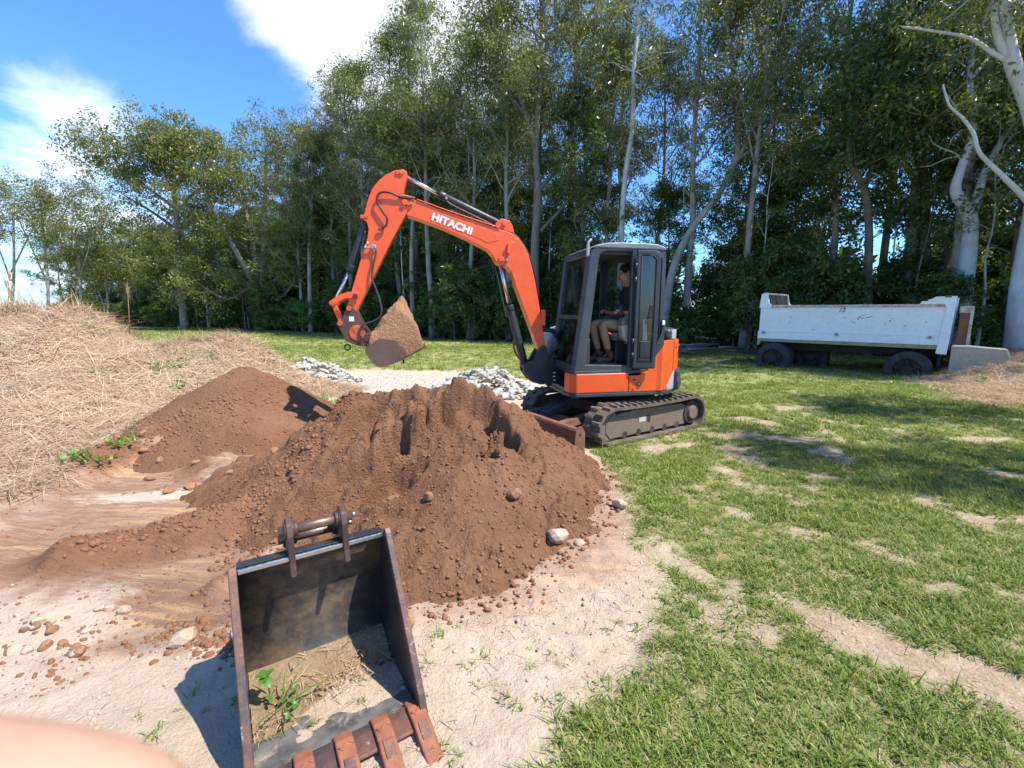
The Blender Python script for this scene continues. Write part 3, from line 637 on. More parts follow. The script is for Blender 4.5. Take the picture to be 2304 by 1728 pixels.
pebble_stuff('sand_crumbs', np.column_stack([P, G(P[:,0], P[:,1])]), 0.006+0.026*rng.random(len(P))**3, 'sand_crumbs', 'small crumbs of dry sandy soil on the bare ground', 14)
P = np.column_stack([rng.uniform(-5.4, 1.3, 2600), rng.uniform(8.2, 12.8, 2600)])
gvk = masks(P[:,0], P[:,1])[3]; k = rng.random(len(P)) < gvk*0.45; P = P[k]
pebble_stuff('gravel', np.column_stack([P, G(P[:,0], P[:,1])]), 0.02+0.05*rng.random(len(P))**2.5, 'grey_rock', 'whitish gravel strip between the two rubble heaps', 6)

# ================================================================ GRASS AND STRAW (geometry-node scatter)
def blade_mesh(name, mat, n, seed, hmin, hmax, wd, spread, lean, curl, seg=3, tilt0=0.0, broad=0.0):
    r_ = random.Random(seed); V, F_, T = [], [], []
    for i in range(n):
        a = r_.uniform(0, 6.283); q = spread*math.sqrt(r_.random()); b = r_.uniform(0, 6.283)
        x0, y0 = q*math.cos(b), q*math.sin(b); L_ = r_.uniform(hmin, hmax); t = r_.random()
        ln = r_.uniform(lean*0.4, lean)+tilt0; w_ = wd*r_.uniform(.7, 1.3); dx, dy = math.cos(a), math.sin(a); px, py = -dy, dx
        bro = r_.random() < broad
        if bro: L_ *= 0.55; w_ *= 2.6
        x, y, z = x0, y0, 0.0; base = len(V); ang = ln
        for k in range(seg+1):
            f = k/seg; ww = w_*(math.sin(math.pi*min(1, 0.25+0.75*f)) if bro else (1-f**1.6))+0.0004
            V += [(x-px*ww/2, y-py*ww/2, z), (x+px*ww/2, y+py*ww/2, z)]; T += [t, t]
            st2 = L_/seg; x += dx*math.sin(ang)*st2; y += dy*math.sin(ang)*st2; z += math.cos(ang)*st2; ang += curl*r_.uniform(.5, 1.3)/seg
            z = max(z, 0.002)
        for k in range(seg): b2 = base+2*k; F_.append((b2, b2+1, b2+3, b2+2))
    return npmesh(name, V, F_, M_(mat), True, {'tint': T})
def scatter(name, meshes, P, rot, scl, idx, label):
    coll = bpy.data.collections.new(name+'_pieces')
    for i, me in enumerate(meshes):
        coll.objects.link(bpy.data.objects.new('%s_piece_%02d' % (name, i), me))
    me = bpy.data.meshes.new(name); me.vertices.add(len(P)); me.vertices.foreach_set('co', np.asarray(P, np.float32).ravel())
    a = me.attributes.new('rot', 'FLOAT_VECTOR', 'POINT'); a.data.foreach_set('vector', np.asarray(rot, np.float32).ravel())
    a = me.attributes.new('scl', 'FLOAT', 'POINT'); a.data.foreach_set('value', np.asarray(scl, np.float32))
    a = me.attributes.new('idx', 'INT', 'POINT'); a.data.foreach_set('value', np.asarray(idx, np.int32))
    o = link(name, me); tag(o, label, None, None, 'stuff')
    ng = bpy.data.node_groups.new(name, 'GeometryNodeTree')
    ng.interface.new_socket('Geometry', in_out='INPUT', socket_type='NodeSocketGeometry')
    ng.interface.new_socket('Geometry', in_out='OUTPUT', socket_type='NodeSocketGeometry')
    gi = ng.nodes.new('NodeGroupInput'); go = ng.nodes.new('NodeGroupOutput')
    ci = ng.nodes.new('GeometryNodeCollectionInfo'); ci.inputs['Collection'].default_value = coll
    ci.inputs['Separate Children'].default_value = True; ci.inputs['Reset Children'].default_value = True
    ip = ng.nodes.new('GeometryNodeInstanceOnPoints'); ip.inputs['Pick Instance'].default_value = True
    def att(nm, ty):
        n = ng.nodes.new('GeometryNodeInputNamedAttribute'); n.data_type = ty; n.inputs['Name'].default_value = nm; return n.outputs[0]
    L_ = ng.links.new
    L_(gi.outputs[0], ip.inputs['Points']); L_(ci.outputs[0], ip.inputs['Instance'])
    L_(att('rot', 'FLOAT_VECTOR'), ip.inputs['Rotation']); L_(att('scl', 'FLOAT'), ip.inputs['Scale']); L_(att('idx', 'INT'), ip.inputs['Instance Index'])
    L_(ip.outputs[0], go.inputs[0])
    o.modifiers.new('scatter', 'NODES').node_group = ng
    return o
gm_ = [blade_mesh('g%d' % i, 'grass_blade', 16, 60+i, 0.03, 0.085, 0.0042, 0.045, 1.0, 0.9, 3, broad=0.35 if i % 2 else 0.1) for i in range(8)]
pts, scl = [], []
def sow(n, x0, x1, y0, y1, s0, s1, thr=0.25):
    x = rng.uniform(x0, x1, n); y = rng.uniform(y0, y1, n)
    k = (np.abs(x) < 1.28*y+1.2); x, y = x[k], y[k]
    g = masks(x, y)[0]*(1-ss(polysd(x, y, TREE_EDGE), -0.5, 1.5))
    hh = 0.65+0.9*fbm(x, y, 0.6, 3, 201)
    k = rng.random(len(x)) < np.clip((g-thr)/(0.7-thr), 0, 1); x, y, hh = x[k], y[k], hh[k]
    pts.append(np.column_stack([x, y, surf(x, y)-0.004])); scl.append(rng.uniform(s0, s1, len(x))*hh)
sow(7000, -0.2, 4.2, 0.75, 2.6, 0.55, 1.05); sow(12500, 0.2, 7, 2.6, 5.5, 0.6, 1.15); sow(12500, 0.2, 12, 5.5, 10.5, 0.8, 1.5); sow(15000, -20, 16, 10.5, 22, 1.2, 2.2); sow(11000, -45, 10, 20, 46, 1.8, 3.4)
sow(900, -4, 0.6, 0.8, 2.6, 0.5, 0.9, 0.0)
# sparse seedlings on the sand
n = 420; x = rng.uniform(-3.2, 0.9, n); y = rng.uniform(0.9, 3.0, n); mk = masks(x, y)
k = (mk[1] < 0.15) & (heap_h(x, y) < 0) & (fbm(x, y, 0.5, 2, 205) > 0.5)
pts.append(np.column_stack([x[k], y[k], G(x[k], y[k])])); scl.append(rng.uniform(0.35, 0.9, k.sum()))
P = np.concatenate(pts); S = np.concatenate(scl); n = len(P)
scatter('grass', gm_, P, np.column_stack([rng.uniform(-.15,.15,n), rng.uniform(-.15,.15,n), rng.uniform(0,6.28,n)]), S, rng.integers(0, 8, n), 'short green lawn grass with clover between bare sandy patches')
sm_ = [blade_mesh('s%d' % i, 'straw', 22, 90+i, 0.16, 0.50, 0.0062, 0.16, 0.9, 0.8, 4, tilt0=0.75) for i in range(8)]
def straw_pts(n, poly, x0, x1, y0, y1):
    x = rng.uniform(x0, x1, n); y = rng.uniform(y0, y1, n); s = polysd(x, y, poly)+0.5*(fbm(x, y, 0.5, 3, 3)-0.5)
    k = (rng.random(n) < ss(s, -0.25, 0.3)) & ((y < 10.8) | (x > 0)); return x[k], y[k]
x1_, y1_ = straw_pts(15500, STRAW, -15, -3.2, 3.2, 11); x2_, y2_ = straw_pts(5200, STRAW_R, 8.2, 18, 6.2, 13.4)
x = np.concatenate([x1_, x2_]); y = np.concatenate([y1_, y2_]); z = surf(x, y)
ex = (surf(x+0.1, y)-surf(x-0.1, y))/0.2; ey = (surf(x, y+0.1)-surf(x, y-0.1))/0.2; n = len(x)
flow = np.arctan2(-ey, -ex)+rng.normal(0, 1.1, n)
rotv = np.column_stack([np.arctan(ey), -np.arctan(ex), flow])
eul = []
for i in range(n):
    q = Vector((-ex[i], -ey[i], 1)).to_track_quat('Z', 'Y').to_matrix() @ Matrix.Rotation(float(flow[i]), 3, 'Z'); eul.append(q.to_euler()[:])
scatter('dry_grass', sm_, np.column_stack([x, y, z]), eul, rng.uniform(0.7, 1.35, n), rng.integers(0, 8, n), 'matted tan dry grass covering the earth mounds')
# upright dry stalks along the crest
um_ = [blade_mesh('u%d' % i, 'straw', 14, 120+i, 0.25, 0.75, 0.007, 0.14, 0.35, 0.7, 5) for i in range(4)]
x = np.concatenate([rng.normal(-9.0, 0.5, 26), rng.uniform(-9.5, -4.6, 120), rng.normal(-8.9, 0.25, 26)]); y = np.concatenate([rng.normal(8.0, 0.3, 26), rng.uniform(7.4, 9.2, 120), rng.normal(8.0, 0.2, 26)])
n = len(x)
scatter('dry_stalks', um_, np.column_stack([x, y, G(x, y)-0.02]), np.column_stack([rng.normal(0,.15,n), rng.normal(0,.15,n), rng.uniform(0,6.28,n)]), np.concatenate([rng.uniform(.7,1.2,26), rng.uniform(.3,.6,120), rng.uniform(.8,1.3,26)]), rng.integers(0,4,n), 'upright golden dry stalks on the crest of the dry grass mound')
tw_ = [blade_mesh('t%d' % i, 'straw', 5, 170+i, 0.03, 0.13, 0.003, 0.10, 0.7, 0.4, 3, tilt0=1.0) for i in range(4)]
x = rng.uniform(-3.6, 4.0, 2600); y = rng.uniform(0.85, 5.0, 2600); k = (masks(x, y)[1] < 0.5) & (fbm(x, y, 0.5, 3, 181) > 0.47); x, y = x[k], y[k]; n = len(x)
scatter('dry_twigs', tw_, np.column_stack([x, y, surf(x, y)]), np.column_stack([np.zeros(n), np.zeros(n), rng.uniform(0,6.28,n)]), rng.uniform(.5,1.2,n), rng.integers(0,4,n), 'dry grass bits and twigs littering the sand and lawn')
# green weeds on the mound
wm_ = [blade_mesh('w%d' % i, 'weed_leaf', 26, 140+i, 0.07, 0.22, 0.012, 0.13, 0.9, 1.0, 4, broad=0.6) for i in range(4)]
x = np.concatenate([rng.normal(-5.9,0.28,34), rng.normal(-5.6,0.2,20), rng.normal(-3.55,0.16,16), rng.normal(-5.0,.25,16), rng.uniform(-9,-5,24), rng.uniform(9,14,18), rng.uniform(-4.9,-4.5,10)])
y = np.concatenate([rng.normal(8.5,0.3,34), rng.normal(7.4,0.3,20), rng.normal(7.9,0.16,16), rng.normal(8.7,.2,16), rng.uniform(5,8,24), rng.uniform(9,12,18), rng.uniform(4.6,5.2,10)])
n = len(x)
scatter('weeds', wm_, np.column_stack([x, y, surf(x, y)]), np.column_stack([np.zeros(n), np.zeros(n), rng.uniform(0,6.28,n)]), rng.uniform(.45,1.1,n), rng.integers(0,4,n), 'green weeds sprouting through the dry grass')
# ================================================================ EXCAVATOR
EX = empty('excavator', (1.497, 6.581, 0.0), R(192))
tag(EX, 'orange and dark grey crawler excavator with open cab door, raised boom and loaded bucket', 'excavator')
O_, BK, CG = M_('orange_paint'), M_('black_steel'), M_('cab_grey')
UC = Matrix.Rotation(R(20), 4, 'Z')             # undercarriage is turned against the upper body
# ---- tracks
def track_path(n):
    """belt centre line, side view (x, z)"""
    r, zc, xf, xr = 0.215, 0.25, 0.80, -0.82
    segs = []
    Lt = (xf-xr); La = math.pi*r; tot = 2*Lt+2*La; out = []
    for i in range(n):
        s = tot*i/n
        if s < Lt: t = s/Lt; x = xr+s; out.append((x, zc+r+0.012-0.018*math.sin(math.pi*t), 0.0))
        elif s < Lt+La: a = (s-Lt)/r; out.append((xf+r*math.sin(a), zc+r*math.cos(a), -a))
        elif s < 2*Lt+La: x = xf-(s-Lt-La); out.append((x, zc-r, -math.pi))
        else: a = (s-2*Lt-La)/r; out.append((xr-r*math.sin(a), zc-r*math.cos(a), -math.pi-a))
    return out
lug_mb = MB()
lug_mb.prism([(-0.026,0.0),(0.026,0.0),(0.014,0.030),(-0.014,0.030)], -0.148, 0.148)
lug_me = lug_mb.mesh('track_lug', M_('rubber'))
tread_mb = MB().prism([(-0.03,0.0),(0.03,0.0),(0.012,0.032),(-0.02,0.032)], -0.15, -0.01)
lug_a = tread_mb.mesh('track_lug', M_('track_dust'))
lug_b = MB().prism([(-0.03,0.0),(0.03,0.0),(0.02,0.032),(-0.012,0.032)], 0.01, 0.15).mesh('track_lug', M_('track_dust'))
for side in (1, -1):
    yc = side*(0.87-0.15)
    pth = track_path(96); n = len(pth); V = []; F_ = []
    prof = [(-0.15, 0.020), (0.15, 0.020), (0.15, -0.012), (-0.15, -0.012)]
    for x, z, a in pth:
        nx, nz = math.sin(-a), math.cos(a)
        for py, pn in prof: V.append((x+nx*pn, yc+py, z+nz*pn))
    for i in range(n):
        j = (i+1) % n
        for k in range(4): F_.append((i*4+k, j*4+k, j*4+(k+1) % 4, i*4+(k+1) % 4))
    t = MB(); t.v = V; t.f = F_; t.sm = [False]*len(F_)
    belt = t.build('track', M_('rubber'), EX, M=UC)
    tag(belt, 'dusty rubber track')
    lugs = track_path(40)
    for i, (x, z, a) in enumerate(lugs):
        nx, nz = math.sin(-a), math.cos(a)
        for me, off in ((lug_a, 0.0), (lug_b, 0.5)):
            if off:
                x, z, a = track_path(80)[(2*i+1) % 80]; nx, nz = math.sin(-a), math.cos(a)
            g = link('track_lug', me, belt)
            g.matrix_local = UC @ Matrix.Translation((x+nx*0.018, yc, z+nz*0.018)) @ Matrix.Rotation(-a, 4, 'Y')
    f = MB(); yo = yc+side*0.07
    f.prism([(-0.70,0.085),(0.78,0.075),(0.86,0.16),(0.86,0.30),(0.76,0.385),(0.30,0.415),(-0.60,0.40),(-0.70,0.36)], min(yc-side*0.10, yo), max(yc-side*0.10, yo))
    fr = f.build('track_frame', M_('track_dust'), EX, 0.012, UC)
    MB().bx(0.045, 0.10, yo-0.004 if side > 0 else yo-0.004, yo+0.004, 0.22, 0.31).build('access_hole', M_('black_steel'), fr, 0, UC)
    MB().bx(0.13, 0.26, yo-0.003, yo+0.003, 0.235, 0.305).build('maker_plate', M_('seat_cream'), fr, 0, UC)
    MB().cyl((-0.82, yc-0.09, 0.25), (-0.82, yc+0.09, 0.25), 0.165, seg=22).build('sprocket', M_('dark_rust'), fr, 0, UC)
    MB().cyl((-0.82, yc+side*0.05, 0.25), (-0.82, yc+side*0.12, 0.25), 0.105, 0.095, seg=20).build('drive_motor', M_('track_dust'), fr, 0.008, UC)
    MB().cyl((0.80, yc-0.06, 0.25), (0.80, yc+0.06, 0.25), 0.19, seg=24).build('idler', M_('track_dust'), fr, 0, UC)
    for i in range(5):
        x = -0.52+i*0.26
        MB().cyl((x, yc-0.07, 0.10), (x, yc+0.07, 0.10), 0.05, seg=14).build('roller', M_('dark_rust'), fr, 0, UC)
# ---- undercarriage centre
u = MB(); u.prism([(-0.55,-0.36),(0.55,-0.36),(0.62,0),(0.55,0.36),(-0.55,0.36),(-0.62,0)], 0.30, 0.46, 'z')
for s in (1,-1):
    u.bx(-0.45, -0.20, *sorted((s*0.3, s*0.66)), 0.26, 0.40); u.bx(0.20, 0.45, *sorted((s*0.3, s*0.66)), 0.26, 0.40)
u.build('undercarriage_frame', M_('dark_rust'), EX, 0.012, UC)
MB().cyl((0,0,0.45),(0,0,0.60),0.36,seg=32).build('slew_ring', BK, EX)
# ---- dozer blade
bl = MB().prism([(1.46,0.06),(1.50,0.04),(1.53,0.12),(1.50,0.22),(1.52,0.33),(1.50,0.36),(1.44,0.36),(1.455,0.22)], -0.98, 0.98).build('dozer_blade', M_('rust_brown'), EX, 0.006, UC)
for s in (1,-1):
    y = s*0.985
    MB().prism([(1.385,0.06),(1.53,0.03),(1.545,0.12),(1.525,0.34),(1.48,0.385),(1.43,0.385),(1.385,0.31)], y-0.012, y+0.012).build('end_plate', M_('rust_brown'), bl, 0.004, UC)
    MB().cyl((1.46,y-0.014,0.29),(1.46,y+0.014,0.29),0.018,seg=12).build('end_plate_hole', BK, bl, 0, UC)
    MB().bar((1.46, s*0.42, 0.22),(0.55, s*0.30, 0.30),0.09,0.11).build('push_arm', M_('rust_brown'), bl, 0.01, UC)
MB().bar((1.08,-0.40,0.255),(1.08,0.40,0.255),0.09,0.10).build('cross_member', M_('rust_brown'), bl, 0.01, UC)
bc = MB().bar((1.30,0,0.34),(0.72,0,0.545),0.20,0.05).bar((1.30,0.085,0.315),(0.72,0.085,0.52),0.012,0.10).bar((1.30,-0.085,0.315),(0.72,-0.085,0.52),0.012,0.10).build('blade_cylinder_guard', BK, EX, 0.006, UC)
MB().cyl((1.40,0,0.26),(0.70,0,0.50),0.045).build('blade_cylinder', BK, bc, 0, UC)
MB().bx(1.30,1.46,-0.09,-0.06,0.20,0.33).bx(1.30,1.46,0.06,0.09,0.20,0.33).build('blade_bracket', M_('rust_brown'), bl, 0.008, UC)
# ---- upper body
def arc(r, a0, a1, n): return [(r*math.cos(R(a0+(a1-a0)*i/n)), r*math.sin(R(a0+(a1-a0)*i/n))) for i in range(n+1)]
plan = [(0.90,-0.60),(0.955,-0.20),(0.955,0.62),(0.93,0.75),(0.86,0.815),(0.15,0.83)]
tail = arc(0.90, 114, 246, 22)
left_curve = [(-0.10,0.835),(-0.25,0.825)]
full = plan+left_curve+tail+[(0.1,-0.82),(0.6,-0.80)]
sk = MB().prism([(x*1.006,y*1.006) for x,y in full], 0.60, 0.65, 'z').build('skirt', M_('cab_grey'), EX, 0.01)
MB().prism(full, 0.652, 0.70, 'z').build('deck', BK, EX)
# left front panel
MB().prism([(0.862,0.60),(0.955,0.60),(0.955,0.64),(0.932,0.752),(0.862,0.817),(0.150,0.832),(0.150,0.70),(0.862,0.70)], 0.652, 0.905, 'z').build('front_side_panel', O_, EX, 0.014, seg=3)
# rear side panel with its sloping upper edge, bent round the tail
def shell(name, pts, z0f, z1f, mat, th=0.03, bev=0.01, parent=EX):
    V = []; F_ = []; n = len(pts)
    for i, (x, y) in enumerate(pts):
        a = pts[max(i-1,0)]; b = pts[min(i+1,n-1)]; t = Vector((b[0]-a[0], b[1]-a[1])).normalized(); nx, ny = -t.y, t.x
        if nx*x+ny*y > 0: nx, ny = -nx, -ny
        f = i/(n-1); z0 = z0f(f) if callable(z0f) else z0f; z1 = z1f(f) if callable(z1f) else z1f
        V += [(x,y,z0),(x,y,z1),(x+nx*th,y+ny*th,z1),(x+nx*th,y+ny*th,z0)]
    for i in range(n-1):
        a, b = 4*i, 4*(i+1)
        for k in range(4): F_.append((a+k, b+k, b+(k+1) % 4, a+(k+1) % 4))
    F_ += [(0,1,2,3), (4*n-1,4*n-2,4*n-3,4*n-4)]
    m_ = MB(); m_.v = V; m_.f = F_; m_.sm = [False]*len(F_)
    return m_.build(name, mat, parent, bev)
def lerp(a, b, t): return a+(b-a)*t
sidepts = [(0.146-0.002,0.833)]+[(lerp(0.14,-0.25,i/8), 0.834+0.006*math.sin(math.pi*i/8)) for i in range(1,9)]+arc(0.90,110,128,6)
def topf(f):
    return 0.87 if f < 0.20 else 0.87+0.05*math.sin(min(1,(f-0.20)/0.15)*math.pi/2)+ (0.40*max(0,(f-0.35)/0.35)**0.8 if f < 0.70 else 0.40)
rsp = shell('rear_side_panel', sidepts, 0.652, topf, O_, 0.05)
for zc, rad, mt in ((0.815,0.016,'black_steel'),(0.755,0.026,'black_steel'),(0.700,0.016,'orange_paint')):
    xo = 0.075 if rad < 0.02 else 0.01
    MB().cyl((xo,0.832,zc),(xo,0.846,zc),rad,seg=14).build('latch', M_(mt), rsp)
MB().cyl((0.01,0.846,0.755),(0.01,0.850,0.755),0.014,seg=12).build('lock_barrel', M_('bare_steel'), rsp)
# grey triangle and counterweight round the tail
shell('trim_panel', arc(0.908,118,131,5), 0.652, lambda f: 0.70+0.22*f, M_('silver_grey'), 0.02, 0.003)
tp = shell('tail_panel', arc(0.905,129,232,22), 0.90, 1.31, O_, 0.06)
for a in (133, 150, 190):
    x, y = arc(0.90, a, a, 1)[0]
    MB().cyl((x,y,1.22),(x*1.02,y*1.02,1.22),0.018,seg=12).build('bolt_head', M_('bright_rust'), tp)
shell('counterweight', arc(0.955,131,229,22), 0.625, 0.895, M_('cab_grey'), 0.10, 0.02)
shell('counterweight_lip', arc(0.968,131,229,22), 0.66, 0.76, M_('cab_grey'), 0.02, 0.006)
hood = MB().prism([(-0.33,0.55),(-0.48,0.70)]+arc(0.86,128,232,16)+[(-0.33,-0.62)], 1.31, 1.465, 'z').build('engine_hood', M_('cab_grey'), EX, 0.05, seg=4)
MB().prism(arc(0.868,128,146,5)+arc(0.80,146,128,5), 1.325, 1.45, 'z').build('hood_trim', M_('silver_grey'), hood, 0.01)
MB().prism([(-0.33,0.62)]+arc(0.85,126,234,16)+[(-0.33,-0.66)], 0.70, 1.312, 'z').build('engine_bay', BK, EX)
# right side hood and tank
MB().prism([(0.88,0.70),(0.95,0.90),(0.93,1.25),(0.82,1.42),(0.62,1.48),(-0.33,1.48),(-0.33,0.70)], -0.80, -0.34).build('right_side_hood', M_('silver_grey'), EX, 0.06, seg=4)
# ---- cab
cab = MB()
A_out = [(0.895,0.93),(0.79,1.75),(0.725,2.36),(0.70,2.44),(0.63,2.495),(0.52,2.52),(0.09,2.53),(0.09,0.93)]
A_in  = [(0.735,1.025),(0.66,1.75),(0.60,2.33),(0.585,2.385),(0.55,2.415),(0.49,2.43),(0.155,2.435),(0.155,1.0)]
cab.ring(A_out, A_in, 0.74, 0.805)
B_out = [(0.088,2.53),(-0.20,2.52),(-0.285,2.49),(-0.315,2.42),(-0.335,1.5),(-0.335,0.95),(0.088,0.95)]
B_in  = [(0.045,2.40),(-0.18,2.40),(-0.235,2.385),(-0.255,2.34),(-0.265,1.5),(-0.265,1.42),(0.045,1.42)]
cab.ring(B_out, B_in, 0.74, 0.80)
# right side
cab.ring(A_out, [(0.76,1.15),(0.69,1.75),(0.63,2.31),(0.61,2.37),(0.57,2.40),(0.50,2.415),(0.16,2.42),(0.16,1.15)], -0.205, -0.15)
cab.ring(B_out, B_in, -0.205, -0.15)
for s in (0.735, -0.145):      # front pillars
    cab.bar((0.865, s, 0.95), (0.69, s, 2.44), 0.085, 0.075)
cab.bar((0.875,-0.17,0.965),(0.875,0.76,0.965),0.06,0.09); cab.bar((0.79,-0.17,1.62),(0.79,0.76,1.62),0.035,0.05); cab.bar((0.685,-0.17,2.43),(0.685,0.76,2.43),0.07,0.09)
cab.bar((-0.30,-0.17,2.44),(-0.30,0.76,2.44),0.06,0.10); cab.bar((-0.31,-0.17,1.45),(-0.31,0.76,1.45),0.05,0.08)
cab.bx(-0.335,-0.30,-0.17,0.76,0.95,1.44)
cabo = cab.build('cab_frame', CG, EX, 0.018, seg=3)
MB().prism([(0.70,2.47),(0.63,2.508),(0.50,2.535),(0.30,2.545),(0.0,2.545),(-0.19,2.535),(-0.29,2.505),(-0.32,2.46)], -0.215, 0.815).build('roof', M_('cab_roof'), cabo, 0.03, seg=4)
MB().bx(-0.28,0.66,-0.15,0.745,2.40,2.46).build('headliner', M_('dark_plastic'), cabo)
MB().bx(-0.33,0.89,-0.20,0.81,0.89,0.945).build('cab_base', CG, cabo, 0.012)
MB().bx(-0.28,0.86,-0.14,0.735,0.945,0.985).build('cab_floor', M_('dark_plastic'), cabo)
fm = MB()
for i in range(9): fm.bx(0.20+i*0.055,0.235+i*0.055,0.42,0.80,0.983,1.0)
fm.bx(0.17,0.72,0.40,0.803,0.978,0.99)
fm.build('floor_mat', M_('seat_grey'), cabo, 0.003)
gm2 = M_('cab_glass')
def pane(name, pts, mat, parent=cabo):
    m_ = MB(); m_.add(pts, [tuple(range(len(pts)))]); o = m_.build(name, mat, parent)
    sl_ = o.modifiers.new('solid', 'SOLIDIFY'); sl_.thickness = 0.005; return o
pane('windscreen', [(0.785,-0.10,1.64),(0.785,0.69,1.64),(0.695,0.69,2.39),(0.695,-0.10,2.39)], gm2)
pane('lower_windscreen', [(0.865,-0.10,1.01),(0.865,0.69,1.01),(0.795,0.69,1.60),(0.795,-0.10,1.60)], gm2)
pane('right_window', [(0.76,-0.178,1.15),(0.69,-0.178,1.75),(0.63,-0.178,2.31),(0.57,-0.178,2.40),(0.16,-0.178,2.42),(0.16,-0.178,1.15)], gm2)
pane('quarter_window', [(0.045,0.77,2.40),(-0.18,0.77,2.40),(-0.255,0.77,2.34),(-0.265,0.77,1.42),(0.045,0.77,1.42)], gm2)
pane('quarter_window', [(0.045,-0.178,2.40),(-0.18,-0.178,2.40),(-0.255,-0.178,2.34),(-0.265,-0.178,1.42),(0.045,-0.178,1.42)], gm2)
pane('rear_window', [(-0.318,-0.13,1.49),(-0.318,0.72,1.49),(-0.312,0.72,2.39),(-0.312,-0.13,2.39)], gm2)
# open door, swung back along the cab side
DM = Matrix.Translation((0.115, 0.845, 0)) @ Matrix.Rotation(R(-14), 4, 'Z')     # local -x runs back
dout = [(0.0,0.965),(0.0,2.445),(-0.22,2.445),(-0.275,2.42),(-0.295,2.36),(-0.295,1.6),(-0.285,0.965)]
din = [(-0.055,1.06),(-0.055,2.385),(-0.20,2.385),(-0.23,2.37),(-0.245,2.33),(-0.245,1.6),(-0.235,1.06)]
door = MB().ring(dout, din, -0.02, 0.035).build('cab_door', CG, EX, 0.014, DM, 3)
dg = MB().prism([(-0.05,1.05),(-0.05,2.39),(-0.21,2.39),(-0.25,2.33),(-0.25,1.6),(-0.24,1.05)], 0.004, 0.010).build('door_glass', M_('door_glass'), door, 0, DM)
MB().tube([(-0.055,0.03,1.06),(-0.055,0.03,2.385),(-0.20,0.03,2.385),(-0.245,0.03,2.33),(-0.245,0.03,1.6),(-0.235,0.03,1.06),(-0.055,0.03,1.06)],0.010,6).build('door_seal', M_('dark_plastic'), door, 0, DM)
MB().bx(-0.22,-0.08,0.012,0.030,1.10,1.32).build('door_panel', M_('dark_plastic'), door, 0.01, DM)
MB().prism([(-0.115,1.33),(-0.175,1.33),(-0.150,1.60),(-0.105,1.60)], 0.010, 0.014).build('door_sticker', M_('seat_grey'), door, 0, DM)
MB().prism([(-0.16,1.60),(-0.25,1.62),(-0.24,1.76),(-0.19,1.78)], 0.012, 0.03).build('door_latch', M_('dark_plastic'), door, 0.01, DM)
for z in (1.10, 1.28, 2.05, 2.22):
    MB().cyl((0.01,0.02,z),(0.01,0.02,z+0.07),0.018,seg=10).build('hinge', BK, door, 0, DM)
# rear quarter: dark air-cleaner panel with orange under the side window
MB().prism([(-0.20,0.99),(-0.335,0.99),(-0.335,1.55),(-0.30,1.60),(-0.285,1.42),(-0.23,1.30)], 0.80, 0.83).build('side_grille', M_('dark_plastic'), cabo, 0.01)
MB().bx(-0.325,-0.285,0.825,0.842,1.52,1.58).build('grille_catch', M_('white_paint'), cabo, 0.006)
# handrail, lamps, mirror
MB().tube(catmull([(0.74,0.80,2.38),(0.765,0.83,2.44),(0.76,0.84,2.52),(0.72,0.83,2.56)],4),0.016,8).build('work_lamp_arm', M_('silver_grey'), cabo)
MB().bx(0.745,0.775,0.80,0.85,2.36,2.50).build('work_lamp', M_('silver_grey'), cabo, 0.01)
MB().bar((0.77,0.30,2.30),(0.80,0.55,1.75),0.012,0.02).build('wiper', BK, cabo)
# cab interior
seat = MB().bx(-0.20,0.24,0.12,0.52,1.30,1.42).build('seat', M_('seat_grey'), EX, 0.04, seg=3)
MB().prism([(-0.18,1.40),(-0.08,1.40),(-0.15,2.0),(-0.25,2.0)],0.12,0.52).build('backrest', M_('seat_grey'), seat, 0.04, seg=3)
MB().bx(-0.16,0.18,0.18,0.46,0.985,1.30).build('seat_base', M_('dark_plastic'), seat, 0.02)
for y0, y1 in ((0.56,0.70),(-0.06,0.08)):
    cs = MB().prism([(-0.20,1.32),(0.10,1.26),(0.19,1.36),(0.215,1.52),(-0.20,1.56)],y0,y1).build('console', M_('seat_cream'), EX, 0.03, seg=3)
    MB().prism([(-0.20,1.55),(0.21,1.50),(0.205,1.60),(0.10,1.66),(-0.20,1.62)],y0+0.004,y1-0.004).build('console_top', M_('seat_grey'), cs, 0.02)
    MB().tube([(0.16,(y0+y1)/2,1.60),(0.19,(y0+y1)/2,1.72),(0.21,(y0+y1)/2,1.78)],[0.022,0.018,0.026],8).build('joystick', M_('dark_plastic'), cs)
    if y0 > 0:
        MB().tube(catmull([(0.02,y1+0.02,1.33),(0.10,y1+0.03,1.30),(0.10,y1+0.03,1.50),(0.03,y1+0.02,1.56)],4),0.012,6).build('grab_bar', M_('dark_plastic'), cs)
lv = MB().tube(catmull([(0.10,0.66,1.28),(0.25,0.70,1.33),(0.36,0.71,1.40)],5),0.009,6).build('safety_lever', M_('dark_plastic'), EX)
MB().tube([(0.33,0.708,1.385),(0.42,0.715,1.425)],0.014,8).build('lever_grip', M_('red_plastic'), lv)
tl = MB().bx(0.62,0.72,-0.05,0.65,1.0,1.35).build('travel_console', M_('dark_plastic'), EX, 0.02)
for y in (0.24, 0.36): MB().tube([(0.60,y,1.2),(0.55,y,1.55),(0.52,y,1.72)],[0.014,0.014,0.022],8).build('travel_lever', M_('dark_plastic'), tl)
MB().bx(0.60,0.70,-0.10,0.02,1.66,1.82).build('monitor', M_('dark_plastic'), EX, 0.012)
